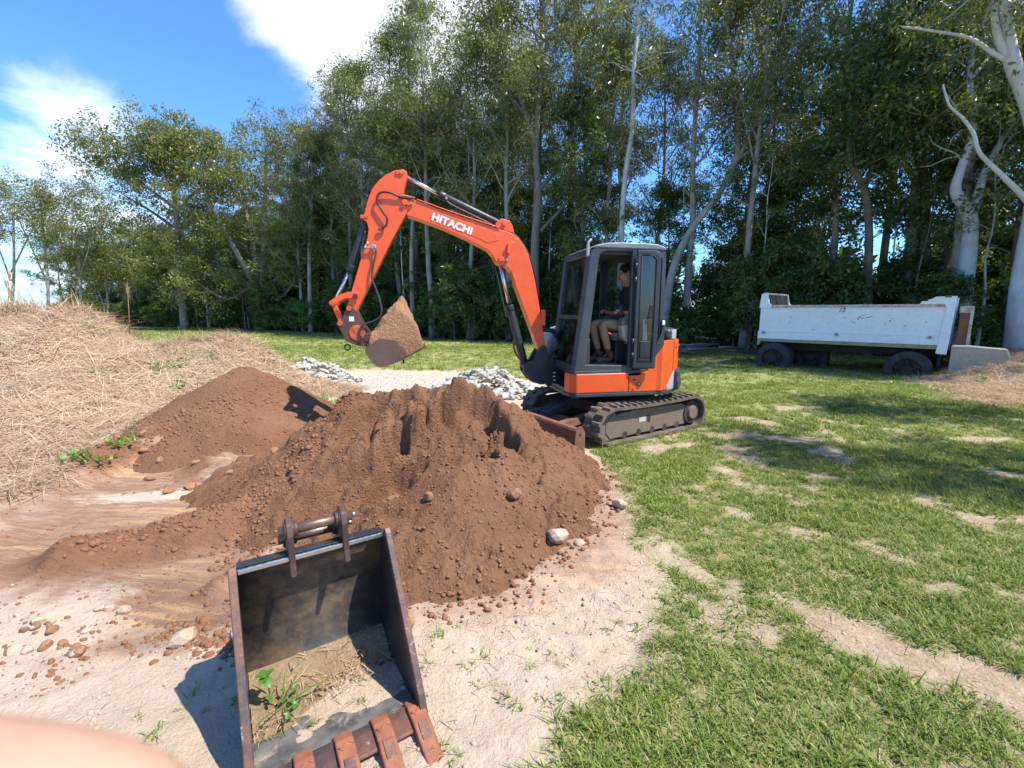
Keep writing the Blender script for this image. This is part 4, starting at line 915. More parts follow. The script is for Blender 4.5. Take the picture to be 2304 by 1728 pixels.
# ---- swing post
post = MB().prism([(1.09,1.225),(1.035,1.20),(1.01,1.10),(0.98,0.98),(0.80,0.96),(0.80,0.68),(1.12,0.655),(1.28,0.72),(1.37,0.86),(1.375,0.95),(1.32,0.985),(1.24,1.0),(1.16,1.15)], -0.02, 0.045)
post.prism([(1.09,1.225),(1.035,1.20),(1.01,1.10),(0.98,0.98),(0.80,0.96),(0.80,0.68),(1.12,0.655),(1.28,0.72),(1.37,0.86),(1.375,0.95),(1.32,0.985),(1.24,1.0),(1.16,1.15)], -0.225, -0.16)
post.bx(0.82,1.22,-0.17,0.0,0.68,0.80); post.cyl((0.92,-0.09,0.62),(0.92,-0.09,1.02),0.085,seg=18)
po = post.build('swing_post', BK, EX, 0.008)
MB().bx(0.60,1.0,-0.16,-0.02,0.86,0.99).bx(0.60,1.0,-0.16,-0.02,0.63,0.70).build('swing_bracket', BK, EX, 0.015)
MB().cyl((1.088,-0.24,1.147),(1.088,0.065,1.147),0.038,seg=18).build('foot_pin', M_('dark_rust'), po)
MB().cyl((1.325,-0.20,0.93),(1.325,0.055,0.93),0.03,seg=16).build('cylinder_pin', M_('dark_rust'), po)
for i in range(3): MB().cyl((0.955,0.30+0.01*i,0.86-0.05*i),(1.02,0.30+0.01*i,0.86-0.05*i),0.009,seg=8).build('grease_nipple', M_('bare_steel'), po)
# ---- boom
BY0, BY1 = -0.185, 0.01
boom_p = [(1.026,1.155),(1.048,1.245),(1.125,1.697),(1.179,1.984),(1.241,2.267),(1.302,2.47),(1.361,2.578),(1.439,2.676),(1.536,2.738),(1.727,2.793),(1.989,2.863),(2.531,3.014),(2.741,3.085),(2.88,3.125),(2.955,3.115),(2.985,3.06),(2.965,2.99),(2.904,2.912),(2.713,2.857),(2.448,2.770),(2.177,2.661),(1.861,2.513),(1.795,2.439),(1.748,2.349),(1.690,2.318),(1.62,2.305),(1.585,2.279),(1.536,2.224),(1.477,2.038),(1.398,1.831),(1.317,1.62),(1.234,1.405),(1.151,1.178),(1.125,1.105),(1.075,1.09),(1.035,1.11)]
bo = MB().prism(boom_p, BY0, BY1).build('boom', O_, EX, 0.007)
def inset_plate(name, pr, y, th, mat, parent, bev=0.003): return MB().prism(pr, y, y+th).build(name, mat, parent, bev)
inset_plate('side_plate', [(2.60,2.945),(2.62,2.90),(2.40,2.82),(1.95,2.64),(1.86,2.60),(1.72,2.64),(1.70,2.70),(1.85,2.77),(2.45,2.945),(2.56,2.97)], BY1, 0.004, O_, bo, 0.003)
for p, r_, nm in (((2.93,3.064),0.034,'pivot_pin'),((1.691,2.396),0.034,'pivot_pin')):
    MB().cyl((p[0],BY0-0.03,p[1]),(p[0],BY1+0.035,p[1]),r_,seg=18).build(nm, O_, bo, 0.004)
    MB().bar((p[0]+0.02,BY1+0.012,p[1]),(p[0]-0.10,BY1+0.012,p[1]-0.01),0.022,0.06,(0,0,1)).build('pin_keeper', O_, bo, 0.006)
    MB().cyl((p[0]-0.085,BY1+0.02,p[1]-0.008),(p[0]-0.085,BY1+0.036,p[1]-0.008),0.014,seg=8).build('bolt', M_('bare_steel'), bo)
MB().prism([(1.74,2.79),(1.76,2.86),(1.68,2.925),(1.56,2.90),(1.52,2.83),(1.50,2.74)],BY0+0.01,BY0+0.05).prism([(1.74,2.79),(1.76,2.86),(1.68,2.925),(1.56,2.90),(1.52,2.83),(1.50,2.74)],BY1-0.05,BY1-0.006).build('cylinder_bracket', O_, bo, 0.008)
MB().cyl((1.641,BY0-0.01,2.855),(1.641,BY1+0.02,2.855),0.03,seg=16).build('pivot_pin', O_, bo, 0.004)
MB().prism([(1.60,2.60),(1.54,2.63),(1.50,2.61),(1.575,2.45),(1.61,2.47)],BY1,BY1+0.05).build('hose_guard', O_, bo, 0.008)
MB().bx(1.055,1.115,BY1-0.02,BY1+0.03,1.50,1.72).build('lamp_bracket', O_, bo, 0.006)
# lettering
def text_mesh(body, size, mat, shear=0.0, off=0.0, ext=0.0015, space=1.0):
    cu = bpy.data.curves.new('text', 'FONT'); cu.body = body; cu.size = size; cu.shear = shear; cu.offset = off; cu.extrude = ext; cu.space_character = space
    to = bpy.data.objects.new('text', cu); COL.objects.link(to)
    bpy.context.view_layer.update()
    me = bpy.data.meshes.new_from_object(to.evaluated_get(bpy.context.evaluated_depsgraph_get()))
    bpy.data.objects.remove(to); me.materials.clear(); me.materials.append(M_(mat)); return me
tm = text_mesh('HITACHI', 0.128, 'white_paint', 0, 0.0055, 0.001, 1.02)
to = link('lettering', tm, bo)
ta = math.atan2(2.70-2.873, 2.084-2.607)        # baseline direction in (x,z), runs towards -x
ux = Vector((math.cos(ta), 0, math.sin(ta))); uz = Vector((-ux.z, 0, ux.x)); uz = uz if uz.z > 0 else -uz
w_ = max(v.co.x for v in tm.vertices); fct = 0.548/w_
to.matrix_local = Matrix(((ux.x*fct, uz.x, 0, 2.607),(0,0,1,BY1+0.006),(ux.z*fct, uz.z, 0, 2.873),(0,0,0,1)))
# ---- arm (dipper)
arm_p = [(2.935,3.463),(2.895,3.44),(2.882,3.395),(2.915,3.29),(2.945,3.164),(2.925,3.05),(2.90,2.99),(2.915,2.93),(3.107,2.597),(3.371,2.105),(3.552,1.768),(3.60,1.675),(3.66,1.665),(3.70,1.70),(3.702,1.75),(3.626,1.979),(3.515,2.31),(3.41,2.61),(3.389,2.724),(3.405,2.807),(3.452,2.845),(3.424,2.924),(3.374,3.092),(3.318,3.211),(3.24,3.31),(3.15,3.385),(3.038,3.444)]
AY0, AY1 = -0.18, 0.014
ar = MB().prism(arm_p, AY0, AY1).build('arm', O_, EX, 0.007)
for p, r_ in (((2.955,3.425),0.03),((3.408,2.876),0.026)):
    MB().cyl((p[0],AY0-0.015,p[1]),(p[0],AY1+0.02,p[1]),r_,seg=16).build('pivot_pin', O_, ar, 0.004)
    MB().bar((p[0]-0.02,AY1+0.008,p[1]),(p[0]+0.07,AY1+0.008,p[1]-0.01),0.016,0.045).build('pin_keeper', O_, ar, 0.005)
MB().cyl((3.588,AY0-0.045,1.892),(3.588,AY1+0.05,1.892),0.03,seg=16).build('pivot_pin', M_('dark_rust'), ar)
MB().cyl((3.672,AY0-0.05,1.735),(3.672,AY1+0.05,1.735),0.034,seg=16).build('pivot_pin', M_('dark_rust'), ar)
# links and cylinders
lk = []
for y in (AY1+0.018, AY0-0.036):
    L1 = MB().prism([(3.575,1.945),(3.68,1.94),(3.78,1.905),(3.87,1.845),(3.905,1.80),(3.885,1.76),(3.845,1.765),(3.79,1.815),(3.70,1.86),(3.60,1.855),(3.55,1.868),(3.545,1.92)], y, y+0.022).build('linkage_arm', O_, EX, 0.006)
lb = MB().prism([(3.905,1.80),(3.88,1.83),(3.845,1.79),(3.76,1.56),(3.775,1.52),(3.815,1.53)],-0.13,-0.04).build('bucket_link', O_, EX, 0.008)
MB().cyl((3.872,AY0-0.05,1.80),(3.872,AY1+0.055,1.80),0.036,seg=18).build('pivot_pin', M_('worn_orange'), lb, 0.005)
def ram(name, p0, pm, p1, rb, rrod, y, mat=BK):
    b = MB().cyl((p0[0],y,p0[1]),(pm[0],y,pm[1]),rb,seg=20).cyl((p0[0],y-0.05,p0[1]),(p0[0],y+0.05,p0[1]),rb*0.9,seg=14)
    d = Vector((p1[0]-p0[0],0,p1[1]-p0[1])).normalized(); q = Vector((pm[0],y,pm[1]))
    b.cyl(q-d*0.07,q+d*0.012,rb*1.13,seg=20)
    o = b.build(name, mat, EX, 0.004)
    MB().cyl((pm[0],y,pm[1]),(p1[0],y,p1[1]),rrod,seg=16).build('piston_rod', M_('chrome'), o)
    MB().cyl((p1[0],y-0.06,p1[1]),(p1[0],y+0.06,p1[1]),rrod*1.5,seg=14).build('rod_eye', O_, o)
    return o
YC = -0.088
bcy = ram('boom_cylinder', (1.325,0.932), (1.546,1.773), (1.691,2.396), 0.058, 0.026, YC)
MB().bar((1.60,YC+0.05,1.62),(1.76,YC+0.05,2.30),0.012,0.045,(0,1,0)).build('rod_guard', BK, bcy, 0.004)
acy = ram('arm_cylinder', (1.641,2.855), (2.473,3.205), (2.955,3.425), 0.046, 0.023, YC)
MB().tube(catmull([(1.66,-0.02,2.83),(1.70,-0.01,2.80),(1.9,-0.02,2.885),(2.3,-0.03,3.06),(2.40,-0.03,3.12)],5),0.011,7).build('hose', BK, acy)
MB().cyl((2.40,-0.045,3.16),(2.40,0.0,3.15),0.018,seg=10).build('hose_fitting', M_('bare_steel'), acy)
kcy = ram('bucket_cylinder', (3.408,2.876), (3.651,2.222), (3.872,1.80), 0.045, 0.022, YC)
MB().tube(catmull([(3.43,0.0,2.70),(3.47,0.01,2.55),(3.50,0.0,2.46)],5),0.010,7).build('hose', BK, kcy)
# hoses on arm and boom
ho = MB().tube(catmull([(2.80,0.035,3.115),(2.98,0.04,3.125),(3.10,0.05,3.165),(3.22,0.055,3.16),(3.27,0.055,3.06),(3.20,0.055,2.93),(3.155,0.055,2.86),(3.17,0.055,2.77),(3.23,0.05,2.735)],6),0.013,8).build('arm_hose', BK, EX)
MB().tube([(3.23,0.05,2.735),(3.265,0.04,2.715)],0.017,8).build('hose_fitting', M_('bright_rust'), ho)
MB().tube(catmull([(2.80,0.03,3.115),(2.92,0.03,3.14),(2.99,0.03,3.135)],4),0.015,8).build('steel_pipe', M_('worn_orange'), ho)
ho2 = MB().tube(catmull([(3.34,0.05,2.51),(3.31,0.055,2.46),(3.32,0.055,2.38),(3.35,0.055,2.28),(3.37,0.06,2.12),(3.33,0.07,1.98),(3.29,0.08,1.85),(3.27,0.09,1.70),(3.31,0.09,1.61),(3.42,0.08,1.555),(3.52,0.07,1.52),(3.56,0.07,1.42),(3.52,0.07,1.34)],6),0.012,8).build('hitch_hose', M_('dark_plastic'), EX)
MB().tube(catmull([(3.40,0.03,2.56),(3.44,0.045,2.50),(3.38,0.05,2.49),(3.33,0.05,2.50),(3.325,0.05,2.44)],4),0.012,8).build('valve_fitting', M_('bare_steel'), ho2)
MB().bx(3.30,3.36,0.03,0.06,2.48,2.53).build('hose_valve', M_('bare_steel'), ho2, 0.006)
MB().cyl((3.255,0.012,2.66),(3.255,0.035,2.66),0.02,seg=10).build('hose_clamp', M_('bright_rust'), ho2)
MB().tube(catmull([(1.20,-0.15,1.95),(1.13,-0.12,1.98),(1.20,-0.12,2.30),(1.29,-0.12,2.52),(1.42,-0.12,2.70),(1.54,-0.12,2.78),(1.62,-0.12,2.82)],6),0.016,8).build('boom_hose', BK, EX)
MB().tube(catmull([(1.70,0.02,2.80),(2.3,0.02,2.965),(2.6,0.02,3.055),(2.78,0.02,3.11)],5),0.007,6).build('boom_pipe', O_, EX)
for k in range(4):
    MB().tube(catmull([(1.05+0.01*k,-0.06-0.03*k,1.42+0.02*k),(0.93-0.03*k,-0.07-0.02*k,1.40),(0.83-0.03*k,-0.08-0.02*k,1.24),(0.90-0.01*k,-0.10-0.02*k,1.08),(0.99,-0.12-0.02*k,1.04),(0.80,-0.14,0.95),(0.60,-0.16,0.95)],6),0.018,8).build('base_hose', BK, EX)
for k in range(3):
    MB().tube(catmull([(0.95,0.0-0.04*k,1.12),(0.80,0.0-0.04*k,1.20),(0.66,0.0-0.04*k,1.15),(0.64,0.0-0.04*k,0.95)],5),0.016,8).build('base_hose', M_('dark_plastic'), EX)
MB().tube(catmull([(1.36,-0.26,1.00),(1.42,-0.3,1.10),(1.44,-0.3,1.25),(1.40,-0.28,1.34),(1.38,-0.25,1.2)],5),0.016,8).build('yellow_hose_sleeve', M_('bright_rust'), EX)
# quick hitch
hp = [(3.70,1.77),(3.655,1.77),(3.58,1.70),(3.52,1.55),(3.44,1.42),(3.38,1.30),(3.46,1.24),(3.56,1.25),(3.66,1.28),(3.74,1.33),(3.80,1.46),(3.825,1.54),(3.78,1.59),(3.74,1.66)]
hi = MB().prism(hp, 0.012, 0.045).prism(hp, -0.215, -0.182).bx(3.48,3.74,-0.185,0.015,1.31,1.40).bx(3.40,3.50,-0.185,0.015,1.26,1.36).build('quick_hitch', M_('hitch_steel'), EX, 0.008)
for p in ((3.795,1.545),(3.672,1.735)):
    MB().cyl((p[0],0.04,p[1]),(p[0],0.065,p[1]),0.034,seg=16).build('pin_cap', M_('worn_orange'), hi, 0.004)
MB().cyl((3.59,0.04,1.42),(3.59,0.055,1.42),0.10,seg=22).build('hitch_boss', M_('worn_orange'), hi, 0.008)
MB().cyl((3.46,0.0,1.36),(3.46,0.055,1.36),0.06,seg=18).build('hitch_boss', M_('hitch_steel'), hi, 0.008)
MB().bx(3.62,3.68,0.044,0.050,1.57,1.63).build('hitch_plate', M_('white_paint'), hi)
MB().tube([(3.725+0.035*math.cos(a),0.02,1.235+0.035*math.sin(a)) for a in np.linspace(0,2*math.pi,14)],0.012,7).build('lifting_eye', BK, hi)
for y in (-0.13, -0.04): MB().cyl((3.50,y,1.32),(3.33,y,1.26),0.022,seg=10).build('hitch_ram', M_('bare_steel'), hi)
# ---- raised bucket
rb_side = [(3.49,1.20),(3.455,1.27),(3.43,1.32),(3.30,1.40),(3.10,1.30),(2.96,1.14),(2.745,1.245),(2.735,1.22),(2.97,1.10),(3.12,1.035),(3.25,0.99),(3.31,0.985),(3.385,1.02),(3.445,1.10)]
W2 = 0.30
bu = MB()
for y in (YC+W2-0.012, YC-W2-0.004): bu.prism([(3.475,1.205),(3.44,1.275),(3.30,1.36),(3.10,1.33),(2.99,1.20),(2.965,1.125),(3.12,1.045),(3.25,1.0),(3.31,0.995),(3.375,1.03),(3.435,1.105)], y, y+0.016)
skin = [(3.455,1.285),(3.49,1.20),(3.445,1.10),(3.385,1.02),(3.31,0.985),(3.25,0.99),(3.12,1.035),(2.97,1.10),(2.735,1.225)]
V = []; F_ = []
for i, (x, z) in enumerate(skin):
    cx, cz = 3.2, 1.3; d_ = Vector((cx-x, cz-z)).normalized()*0.016
    V += [(x,YC-W2-0.006,z),(x,YC+W2+0.006,z),(x+d_.x,YC+W2+0.006,z+d_.y),(x+d_.x,YC-W2-0.006,z+d_.y)]
for i in range(len(skin)-1):
    for k in range(4): F_.append((4*i+k,4*i+4+k,4*i+4+(k+1) % 4,4*i+(k+1) % 4))
F_ += [(0,1,2,3),tuple(4*len(skin)-1-k for k in range(4))]
bu.add(V, F_)
bko = bu.build('raised_bucket', M_('bucket_brown'), EX, 0.004)
MB().prism([(3.50,1.36),(3.40,1.42),(3.33,1.36),(3.38,1.26),(3.46,1.24)],-0.15,-0.12).prism([(3.50,1.36),(3.40,1.42),(3.33,1.36),(3.38,1.26),(3.46,1.24)],-0.05,-0.02).build('bucket_ear', M_('hitch_steel'), bko, 0.006)
MB().bar((2.76,YC-W2,1.224),(2.76,YC+W2,1.224),0.07,0.022,(0.4,0,1)).build('cutting_edge', M_('dark_rust'), bko, 0.003)
MB().cyl((3.02,YC+0.25,1.02),(3.02,YC+0.25,1.07),0.012,seg=8).build('edge_bolt', BK, bko)
# soil load
def load_h(x, y):
    h = 1.30+np.maximum.reduce([0.60-1.25*np.hypot((x-3.02)*np.where(x < 3.02, 1.55, 0.95), (y-YC)*0.75), 0.28-0.55*np.hypot(x-3.20, (y-YC)*0.6), 0.17-0.4*np.hypot((x-2.82)*1.0, (y-YC)*0.45)])
    return h+0.16*(fbm(x+3, y, 0.20, 4, 401)-0.5)+0.05*(ridge(x, y, 0.08, 3, 402)-0.5)-0.07*ss(np.abs(x-2.86+0.25*(y-YC)), 0.03, 0.0)
xx, yy = np.meshgrid(np.linspace(2.75, 3.44, 62), np.linspace(YC-W2+0.016, YC+W2-0.016, 56))
zz = load_h(xx, yy); xx = xx+0.03*(fbm(yy*3, zz*3, 0.2, 3, 403)-0.5)
edge = np.minimum.reduce([(xx-2.75)*0.9, (3.46-xx)*0.9, (yy-(YC-W2))*1.3, (YC+W2-yy)*1.3])
zz = np.minimum(zz, 1.215+np.maximum(0,edge)*4.5+0.05*(fbm(xx, yy, 0.06, 3, 405)-0.5)); zz = np.maximum(zz, 1.20)
me = gridmesh('soil_load', xx, yy, zz, M_('load_soil'))
sl_o = link('soil_load', me, loc=EX.location, rot=(0,0,R(192)))
bm = bmesh.new(); bm.from_mesh(me)
be = [e for e in bm.edges if e.is_boundary]; ret = bmesh.ops.extrude_edge_only(bm, edges=be)
for v in ret['geom']:
    if isinstance(v, bmesh.types.BMVert):
        v.co.z = float(np.interp(v.co.x, [2.735,2.97,3.12,3.31,3.445,3.48], [1.235,1.11,1.045,1.0,1.11,1.2]))+0.012
        v.co.x = min(v.co.x, 3.45); v.co.y = YC+(v.co.y-YC)*0.985
bm.to_mesh(me); bm.free()
tag(sl_o, 'pile of brown soil heaped in the raised excavator bucket', 'soil')

# ================================================================ OPERATOR
PM = Matrix.Translation(EX.location) @ Matrix.Rotation(R(192), 4, 'Z')
def skinned(name, joints, edges, mat, parent=None, sub=2, root=0):
    me = bpy.data.meshes.new(name); me.from_pydata([j[0] for j in joints], edges, [])
    o = bpy.data.objects.new(name, me); COL.objects.link(o)
    sk_ = o.modifiers.new('skin', 'SKIN'); sk_.use_smooth_shade = True
    for i, j in enumerate(joints):
        r_ = j[1]; me.skin_vertices[0].data[i].radius = r_ if isinstance(r_, tuple) else (r_, r_)
        me.skin_vertices[0].data[i].use_root = (i == root)
    s_ = o.modifiers.new('sub', 'SUBSURF'); s_.levels = sub; s_.render_levels = sub
    bpy.context.view_layer.update()
    dg_ = bpy.context.evaluated_depsgraph_get()
    m2 = bpy.data.meshes.new_from_object(o.evaluated_get(dg_)); bpy.data.objects.remove(o)
    m2.materials.clear()
    for q in (mat if isinstance(mat, list) else [mat]): m2.materials.append(M_(q))
    m2.polygons.foreach_set('use_smooth', [True]*len(m2.polygons))
    r2 = link(name, m2, parent); return r2
pe = empty('person', EX.location, R(192))
tag(pe, 'person in dark shirt, khaki trousers and brown boots seated at the controls', 'person')
yc_ = 0.32
J = [((-0.10,yc_,1.46),(0.13,0.16)),((-0.10,yc_,1.62),(0.115,0.15)),((-0.075,yc_,1.82),(0.12,0.18)),((-0.055,yc_,1.95),(0.09,0.17)),((-0.035,yc_,2.03),0.052),((-0.005,yc_,2.085),0.050),  #0-5
     ((-0.06,yc_+0.17,1.93),0.062),((-0.085,yc_+0.23,1.76),0.052),((-0.07,yc_+0.25,1.67),0.044),((0.06,yc_+0.25,1.665),0.038),((0.145,yc_+0.25,1.68),0.028),((0.185,yc_+0.25,1.69),(0.026,0.036)),  #6-11 left arm
     ((-0.06,yc_-0.17,1.93),0.062),((-0.085,yc_-0.23,1.76),0.052),((-0.07,yc_-0.25,1.67),0.044),((0.06,yc_-0.24,1.665),0.038),((0.145,yc_-0.23,1.68),0.028),((0.185,yc_-0.22,1.69),(0.026,0.036)),  #12-17
     ((-0.06,yc_+0.09,1.46),0.10),((0.16,yc_+0.11,1.51),0.088),((0.37,yc_+0.12,1.535),0.066),((0.345,yc_+0.12,1.40),0.062),((0.29,yc_+0.12,1.22),0.052),((0.26,yc_+0.12,1.09),0.045),  #18-23
     ((-0.06,yc_-0.09,1.46),0.10),((0.18,yc_-0.05,1.51),0.088),((0.44,yc_-0.04,1.535),0.066),((0.42,yc_-0.04,1.40),0.062),((0.37,yc_-0.04,1.22),0.052),((0.34,yc_-0.04,1.09),0.045),
     ((0.03,yc_,2.175),(0.088,0.076)),((0.022,yc_,2.24),(0.086,0.072)),((0.075,yc_,2.125),(0.034,0.036))]
E_ = [(0,1),(1,2),(2,3),(3,4),(4,5),(3,6),(6,7),(7,8),(8,9),(9,10),(10,11),(3,12),(12,13),(13,14),(14,15),(15,16),(16,17),(0,18),(18,19),(19,20),(20,21),(21,22),(22,23),(0,24),(24,25),(25,26),(26,27),(27,28),(28,29),(5,30),(30,31),(30,32)]
body = skinned('body', J, E_, ['skin', 'khaki', 'navy_cloth', 'boot_leather'], pe, 2)
for p in body.data.polygons:
    c_ = p.center
    if c_.z < 1.19: p.material_index = 3
    elif c_.z < 1.50 or (c_.x > 0.03 and c_.z < 1.605 ): p.material_index = 1
    elif c_.z < 2.035 and not (c_.z < 1.75 and abs(c_.y-yc_) > 0.165): p.material_index = 2
    else: p.material_index = 0
# face, hair, hands, boots
f = MB()
f.add([(0.104,yc_-0.009,2.235),(0.104,yc_+0.009,2.235),(0.128,yc_,2.180),(0.106,yc_-0.016,2.172),(0.106,yc_+0.016,2.172)],[(0,1,2),(0,2,3),(1,4,2),(3,2,4),(0,3,4,1)],True)
f.build('nose', M_('skin'), pe, 0.004)
MB().bx(0.088,0.108,yc_-0.022,yc_+0.022,2.138,2.150).build('mouth', M_('red_plastic'), pe, 0.004)
for s in (1,-1):
    e = MB().tube([(0.094,yc_+s*0.030,2.225),(0.101,yc_+s*0.030,2.225)],[0.008,0.005],10).build('eye', M_('white_paint'), pe)
    MB().tube([(0.0995,yc_+s*0.030,2.225),(0.1035,yc_+s*0.030,2.225)],[0.005,0.003],8).build('iris', M_('hair'), e)
    MB().bar((0.100,yc_+s*0.014,2.248),(0.093,yc_+s*0.048,2.246),0.010,0.008).build('eyebrow', M_('hair'), pe)
    MB().tube([(0.005,yc_+s*0.078,2.175),(0.008,yc_+s*0.086,2.20),(-0.002,yc_+s*0.084,2.235)],[0.012,0.017,0.012],8).build('ear', M_('skin'), pe)
bm = bmesh.new(); bmesh.ops.create_icosphere(bm, subdivisions=4, radius=1.0)
for v in bm.verts:
    x_, y_, z_ = v.co; n_ = 0.05*math.sin(23*x_+5*y_)*math.sin(19*z_)+0.03*math.sin(41*y_+31*z_)
    k_ = 1+n_
    v.co = Vector((0.008+0.094*x_*k_, yc_+0.085*y_*k_, 2.245+0.088*z_*k_))
bmesh.ops.delete(bm, geom=[v for v in bm.verts if (v.co.z < 2.262 and v.co.x > 0.02) or v.co.z < 2.19 or (v.co.x > 0.078 and v.co.z < 2.285)], context='VERTS')
me = bpy.data.meshes.new('hair'); bm.to_mesh(me); bm.free(); me.materials.append(M_('hair')); me.polygons.foreach_set('use_smooth', [True]*len(me.polygons))
h_o = link('hair', me, pe); q = h_o.modifiers.new('solid', 'SOLIDIFY'); q.thickness = 0.012
for s in (1,-1):
    hy = yc_+s*(0.25 if s > 0 else 0.22); hx = 0.19
    for k in range(4):
        yy_ = hy+s*(0.026-0.017*k); L_ = (0.9,1.0,0.95,0.8)[k]
        skinned('finger', [((hx-0.01,yy_,1.705),0.0095),((hx+0.035*L_,yy_,1.715),0.009),((hx+0.062*L_,yy_,1.695),0.0085),((hx+0.066*L_,yy_,1.665),0.0075)], [(0,1),(1,2),(2,3)], 'skin', pe, 1)
    skinned('thumb', [((hx-0.02,hy-s*0.02,1.695),0.011),((hx+0.012,hy-s*0.045,1.69),0.010),((hx+0.042,hy-s*0.042,1.685),0.009)], [(0,1),(1,2)], 'skin', pe, 1)
for ax_, ay_ in ((0.26,yc_+0.12),(0.34,yc_-0.04)):
    b = skinned('boot', [((ax_-0.01,ay_,1.17),(0.056,0.056)),((ax_-0.015,ay_,1.09),(0.058,0.055)),((ax_-0.02,ay_,1.04),(0.052,0.044)),((ax_+0.06,ay_,1.045),(0.046,0.046)),((ax_+0.15,ay_,1.032),(0.042,0.048)),((ax_+0.195,ay_,1.028),(0.032,0.042))], [(0,1),(1,2),(2,3),(3,4),(4,5)], 'boot_leather', pe, 2)
    MB().prism([(ax_-0.085,0.985),(ax_+0.235,0.985),(ax_+0.24,1.012),(ax_-0.085,1.012)],ay_-0.048,ay_+0.048).build('boot_sole', M_('boot_sole'), b, 0.01)
    lc = MB()
    for k in range(4): lc.tube([(ax_+0.075-0.02*k,ay_-0.03,1.082+0.018*k),(ax_+0.085-0.02*k,ay_,1.095+0.018*k),(ax_+0.075-0.02*k,ay_+0.03,1.082+0.018*k)],0.005,5)
    lc.build('boot_laces', M_('seat_cream'), b)
MB().tube([(0.10,yc_-0.08,1.5),(0.10,yc_+0.08,1.5)],0.005,5).build('belt_loop', M_('khaki'), pe)
# ================================================================ EMPTY BUCKET ON THE SAND
NB = empty('digging_bucket', (-0.657, 1.483, -0.015), R(32.3))
tag(NB, 'empty black steel digging bucket with rusty teeth lying open on the sand', 'bucket')
NBP, NBE, NBF = M_('near_bucket_paint'), M_('near_bucket_edge'), M_('near_bucket_floor')
HW = 0.30
prof = [(-0.03,0.055),(0.10,0.030),(0.24,0.018),(0.36,0.024),(0.45,0.062),(0.505,0.135),(0.525,0.235),(0.522,0.345),(0.505,0.455),(0.475,0.555),(0.44,0.625),(0.40,0.668)]
def plate_strip(pr, x0, x1, th, cx=0.25, cz=0.36):
    V, F_ = [], []
    for y, z in pr:
        d_ = Vector((cx-y, cz-z)).normalized()*th
        V += [(x0,y,z),(x1,y,z),(x1,y+d_.x,z+d_.y),(x0,y+d_.x,z+d_.y)]
    for i in range(len(pr)-1):
        for k in range(4): F_.append((4*i+k,4*i+4+k,4*i+4+(k+1) % 4,4*i+(k+1) % 4))
    F_ += [(0,1,2,3), tuple(4*len(pr)-1-k for k in range(4))]
    m_ = MB(); m_.add(V, F_); return m_
plate_strip(prof[:5], -HW, HW, 0.014).build('floor_plate', NBF, NB, 0.002)
bk_ = plate_strip([(v[0], v[1]) for v in catmull([(a, b, 0) for a, b in prof[4:]], 5)], -HW, HW, 0.014); bk_.sm = [True]*len(bk_.f); bk_.build('back_plate', M_('near_bucket_back'), NB)
for s in (-1, 1):
    x0 = s*HW; a, b = sorted((x0, x0+s*0.016))
    MB().prism([(-0.06,0.05)]+[(y, z) for y, z in prof[1:]]+[(0.385,0.70),(0.36,0.705),(0.345,0.675),(0.20,0.46),(0.085,0.29),(-0.02,0.13)], a, b, 'x').build('side_plate', NBP, NB, 0.003)
    e0, e1 = sorted((x0-s*0.004, x0+s*0.026))
    MB().prism([(-0.065,0.06),(-0.02,0.05),(0.02,0.13),(0.115,0.28),(0.235,0.455),(0.385,0.67),(0.36,0.712),(0.34,0.69),(0.195,0.47),(0.08,0.30),(-0.03,0.135)], e0, e1, 'x').build('side_cutter', NBE, NB, 0.004)
lip = MB().prism([(-0.105,0.050),(-0.02,0.040),(0.02,0.047),(0.02,0.066),(-0.02,0.068),(-0.10,0.060)], -HW-0.02, HW+0.02, 'x').build('cutting_lip', NBE, NB, 0.003)
MB().prism([(0.402,0.672),(0.385,0.690),(0.45,0.682),(0.52,0.62),(0.505,0.605),(0.455,0.655)], -HW+0.002, HW-0.002, 'x').build('top_plate', NBP, NB, 0.004)
MB().bx(-HW+0.004, HW-0.004, 0.374, 0.390, 0.662, 0.684).build('top_edge', M_('bare_steel'), NB, 0.004)
for i in range(5):
    xc = 0.285-0.1425*i
    tt = MB()
    tt.prism([(0.02,0.045),(0.035,0.072),(-0.02,0.088),(-0.10,0.082),(-0.235,0.036),(-0.245,0.022),(-0.225,0.012),(-0.10,0.030),(-0.02,0.034)], xc-0.034, xc+0.034, 'x')
    to_ = tt.build('tooth', M_('bright_rust'), NB, 0.008, seg=3)
    MB().prism([(-0.10,0.0825),(-0.16,0.0605),(-0.165,0.064),(-0.10,0.087)], xc-0.019, xc+0.019, 'x').build('tooth_stamp', M_('near_bucket_edge'), to_, 0.003)
    MB().tube([(xc-0.026,-0.045,0.087),(xc-0.012,-0.06,0.087),(xc,-0.045,0.089),(xc+0.014,-0.032,0.089),(xc+0.03,-0.05,0.086)],0.004,6).build('tooth_shoulder', M_('bright_rust'), to_)
for xc in (-0.095, 0.125):
    ear = MB().prism([(0.345,0.60),(0.36,0.66),(0.365,0.775),(0.385,0.82),(0.42,0.84),(0.455,0.825),(0.475,0.785),(0.515,0.765),(0.555,0.73),(0.57,0.68),(0.56,0.60),(0.50,0.60),(0.45,0.65),(0.40,0.667)], xc-0.013, xc+0.013, 'x').build('hanger_ear', M_('dark_rust'), NB, 0.005)
    ins = 1 if xc < 0 else -1
    for (py, pz) in ((0.42,0.785),(0.515,0.705)):
        MB().cyl((xc-0.02,py,pz),(xc+0.02+0.0,py,pz),0.04,seg=20).build('pin_boss', M_('dark_rust'), ear, 0.004)
        MB().cyl((xc+ins*0.018,py,pz),(xc+ins*0.034,py,pz),0.034,seg=20).build('washer', M_('dark_rust'), ear, 0.003)
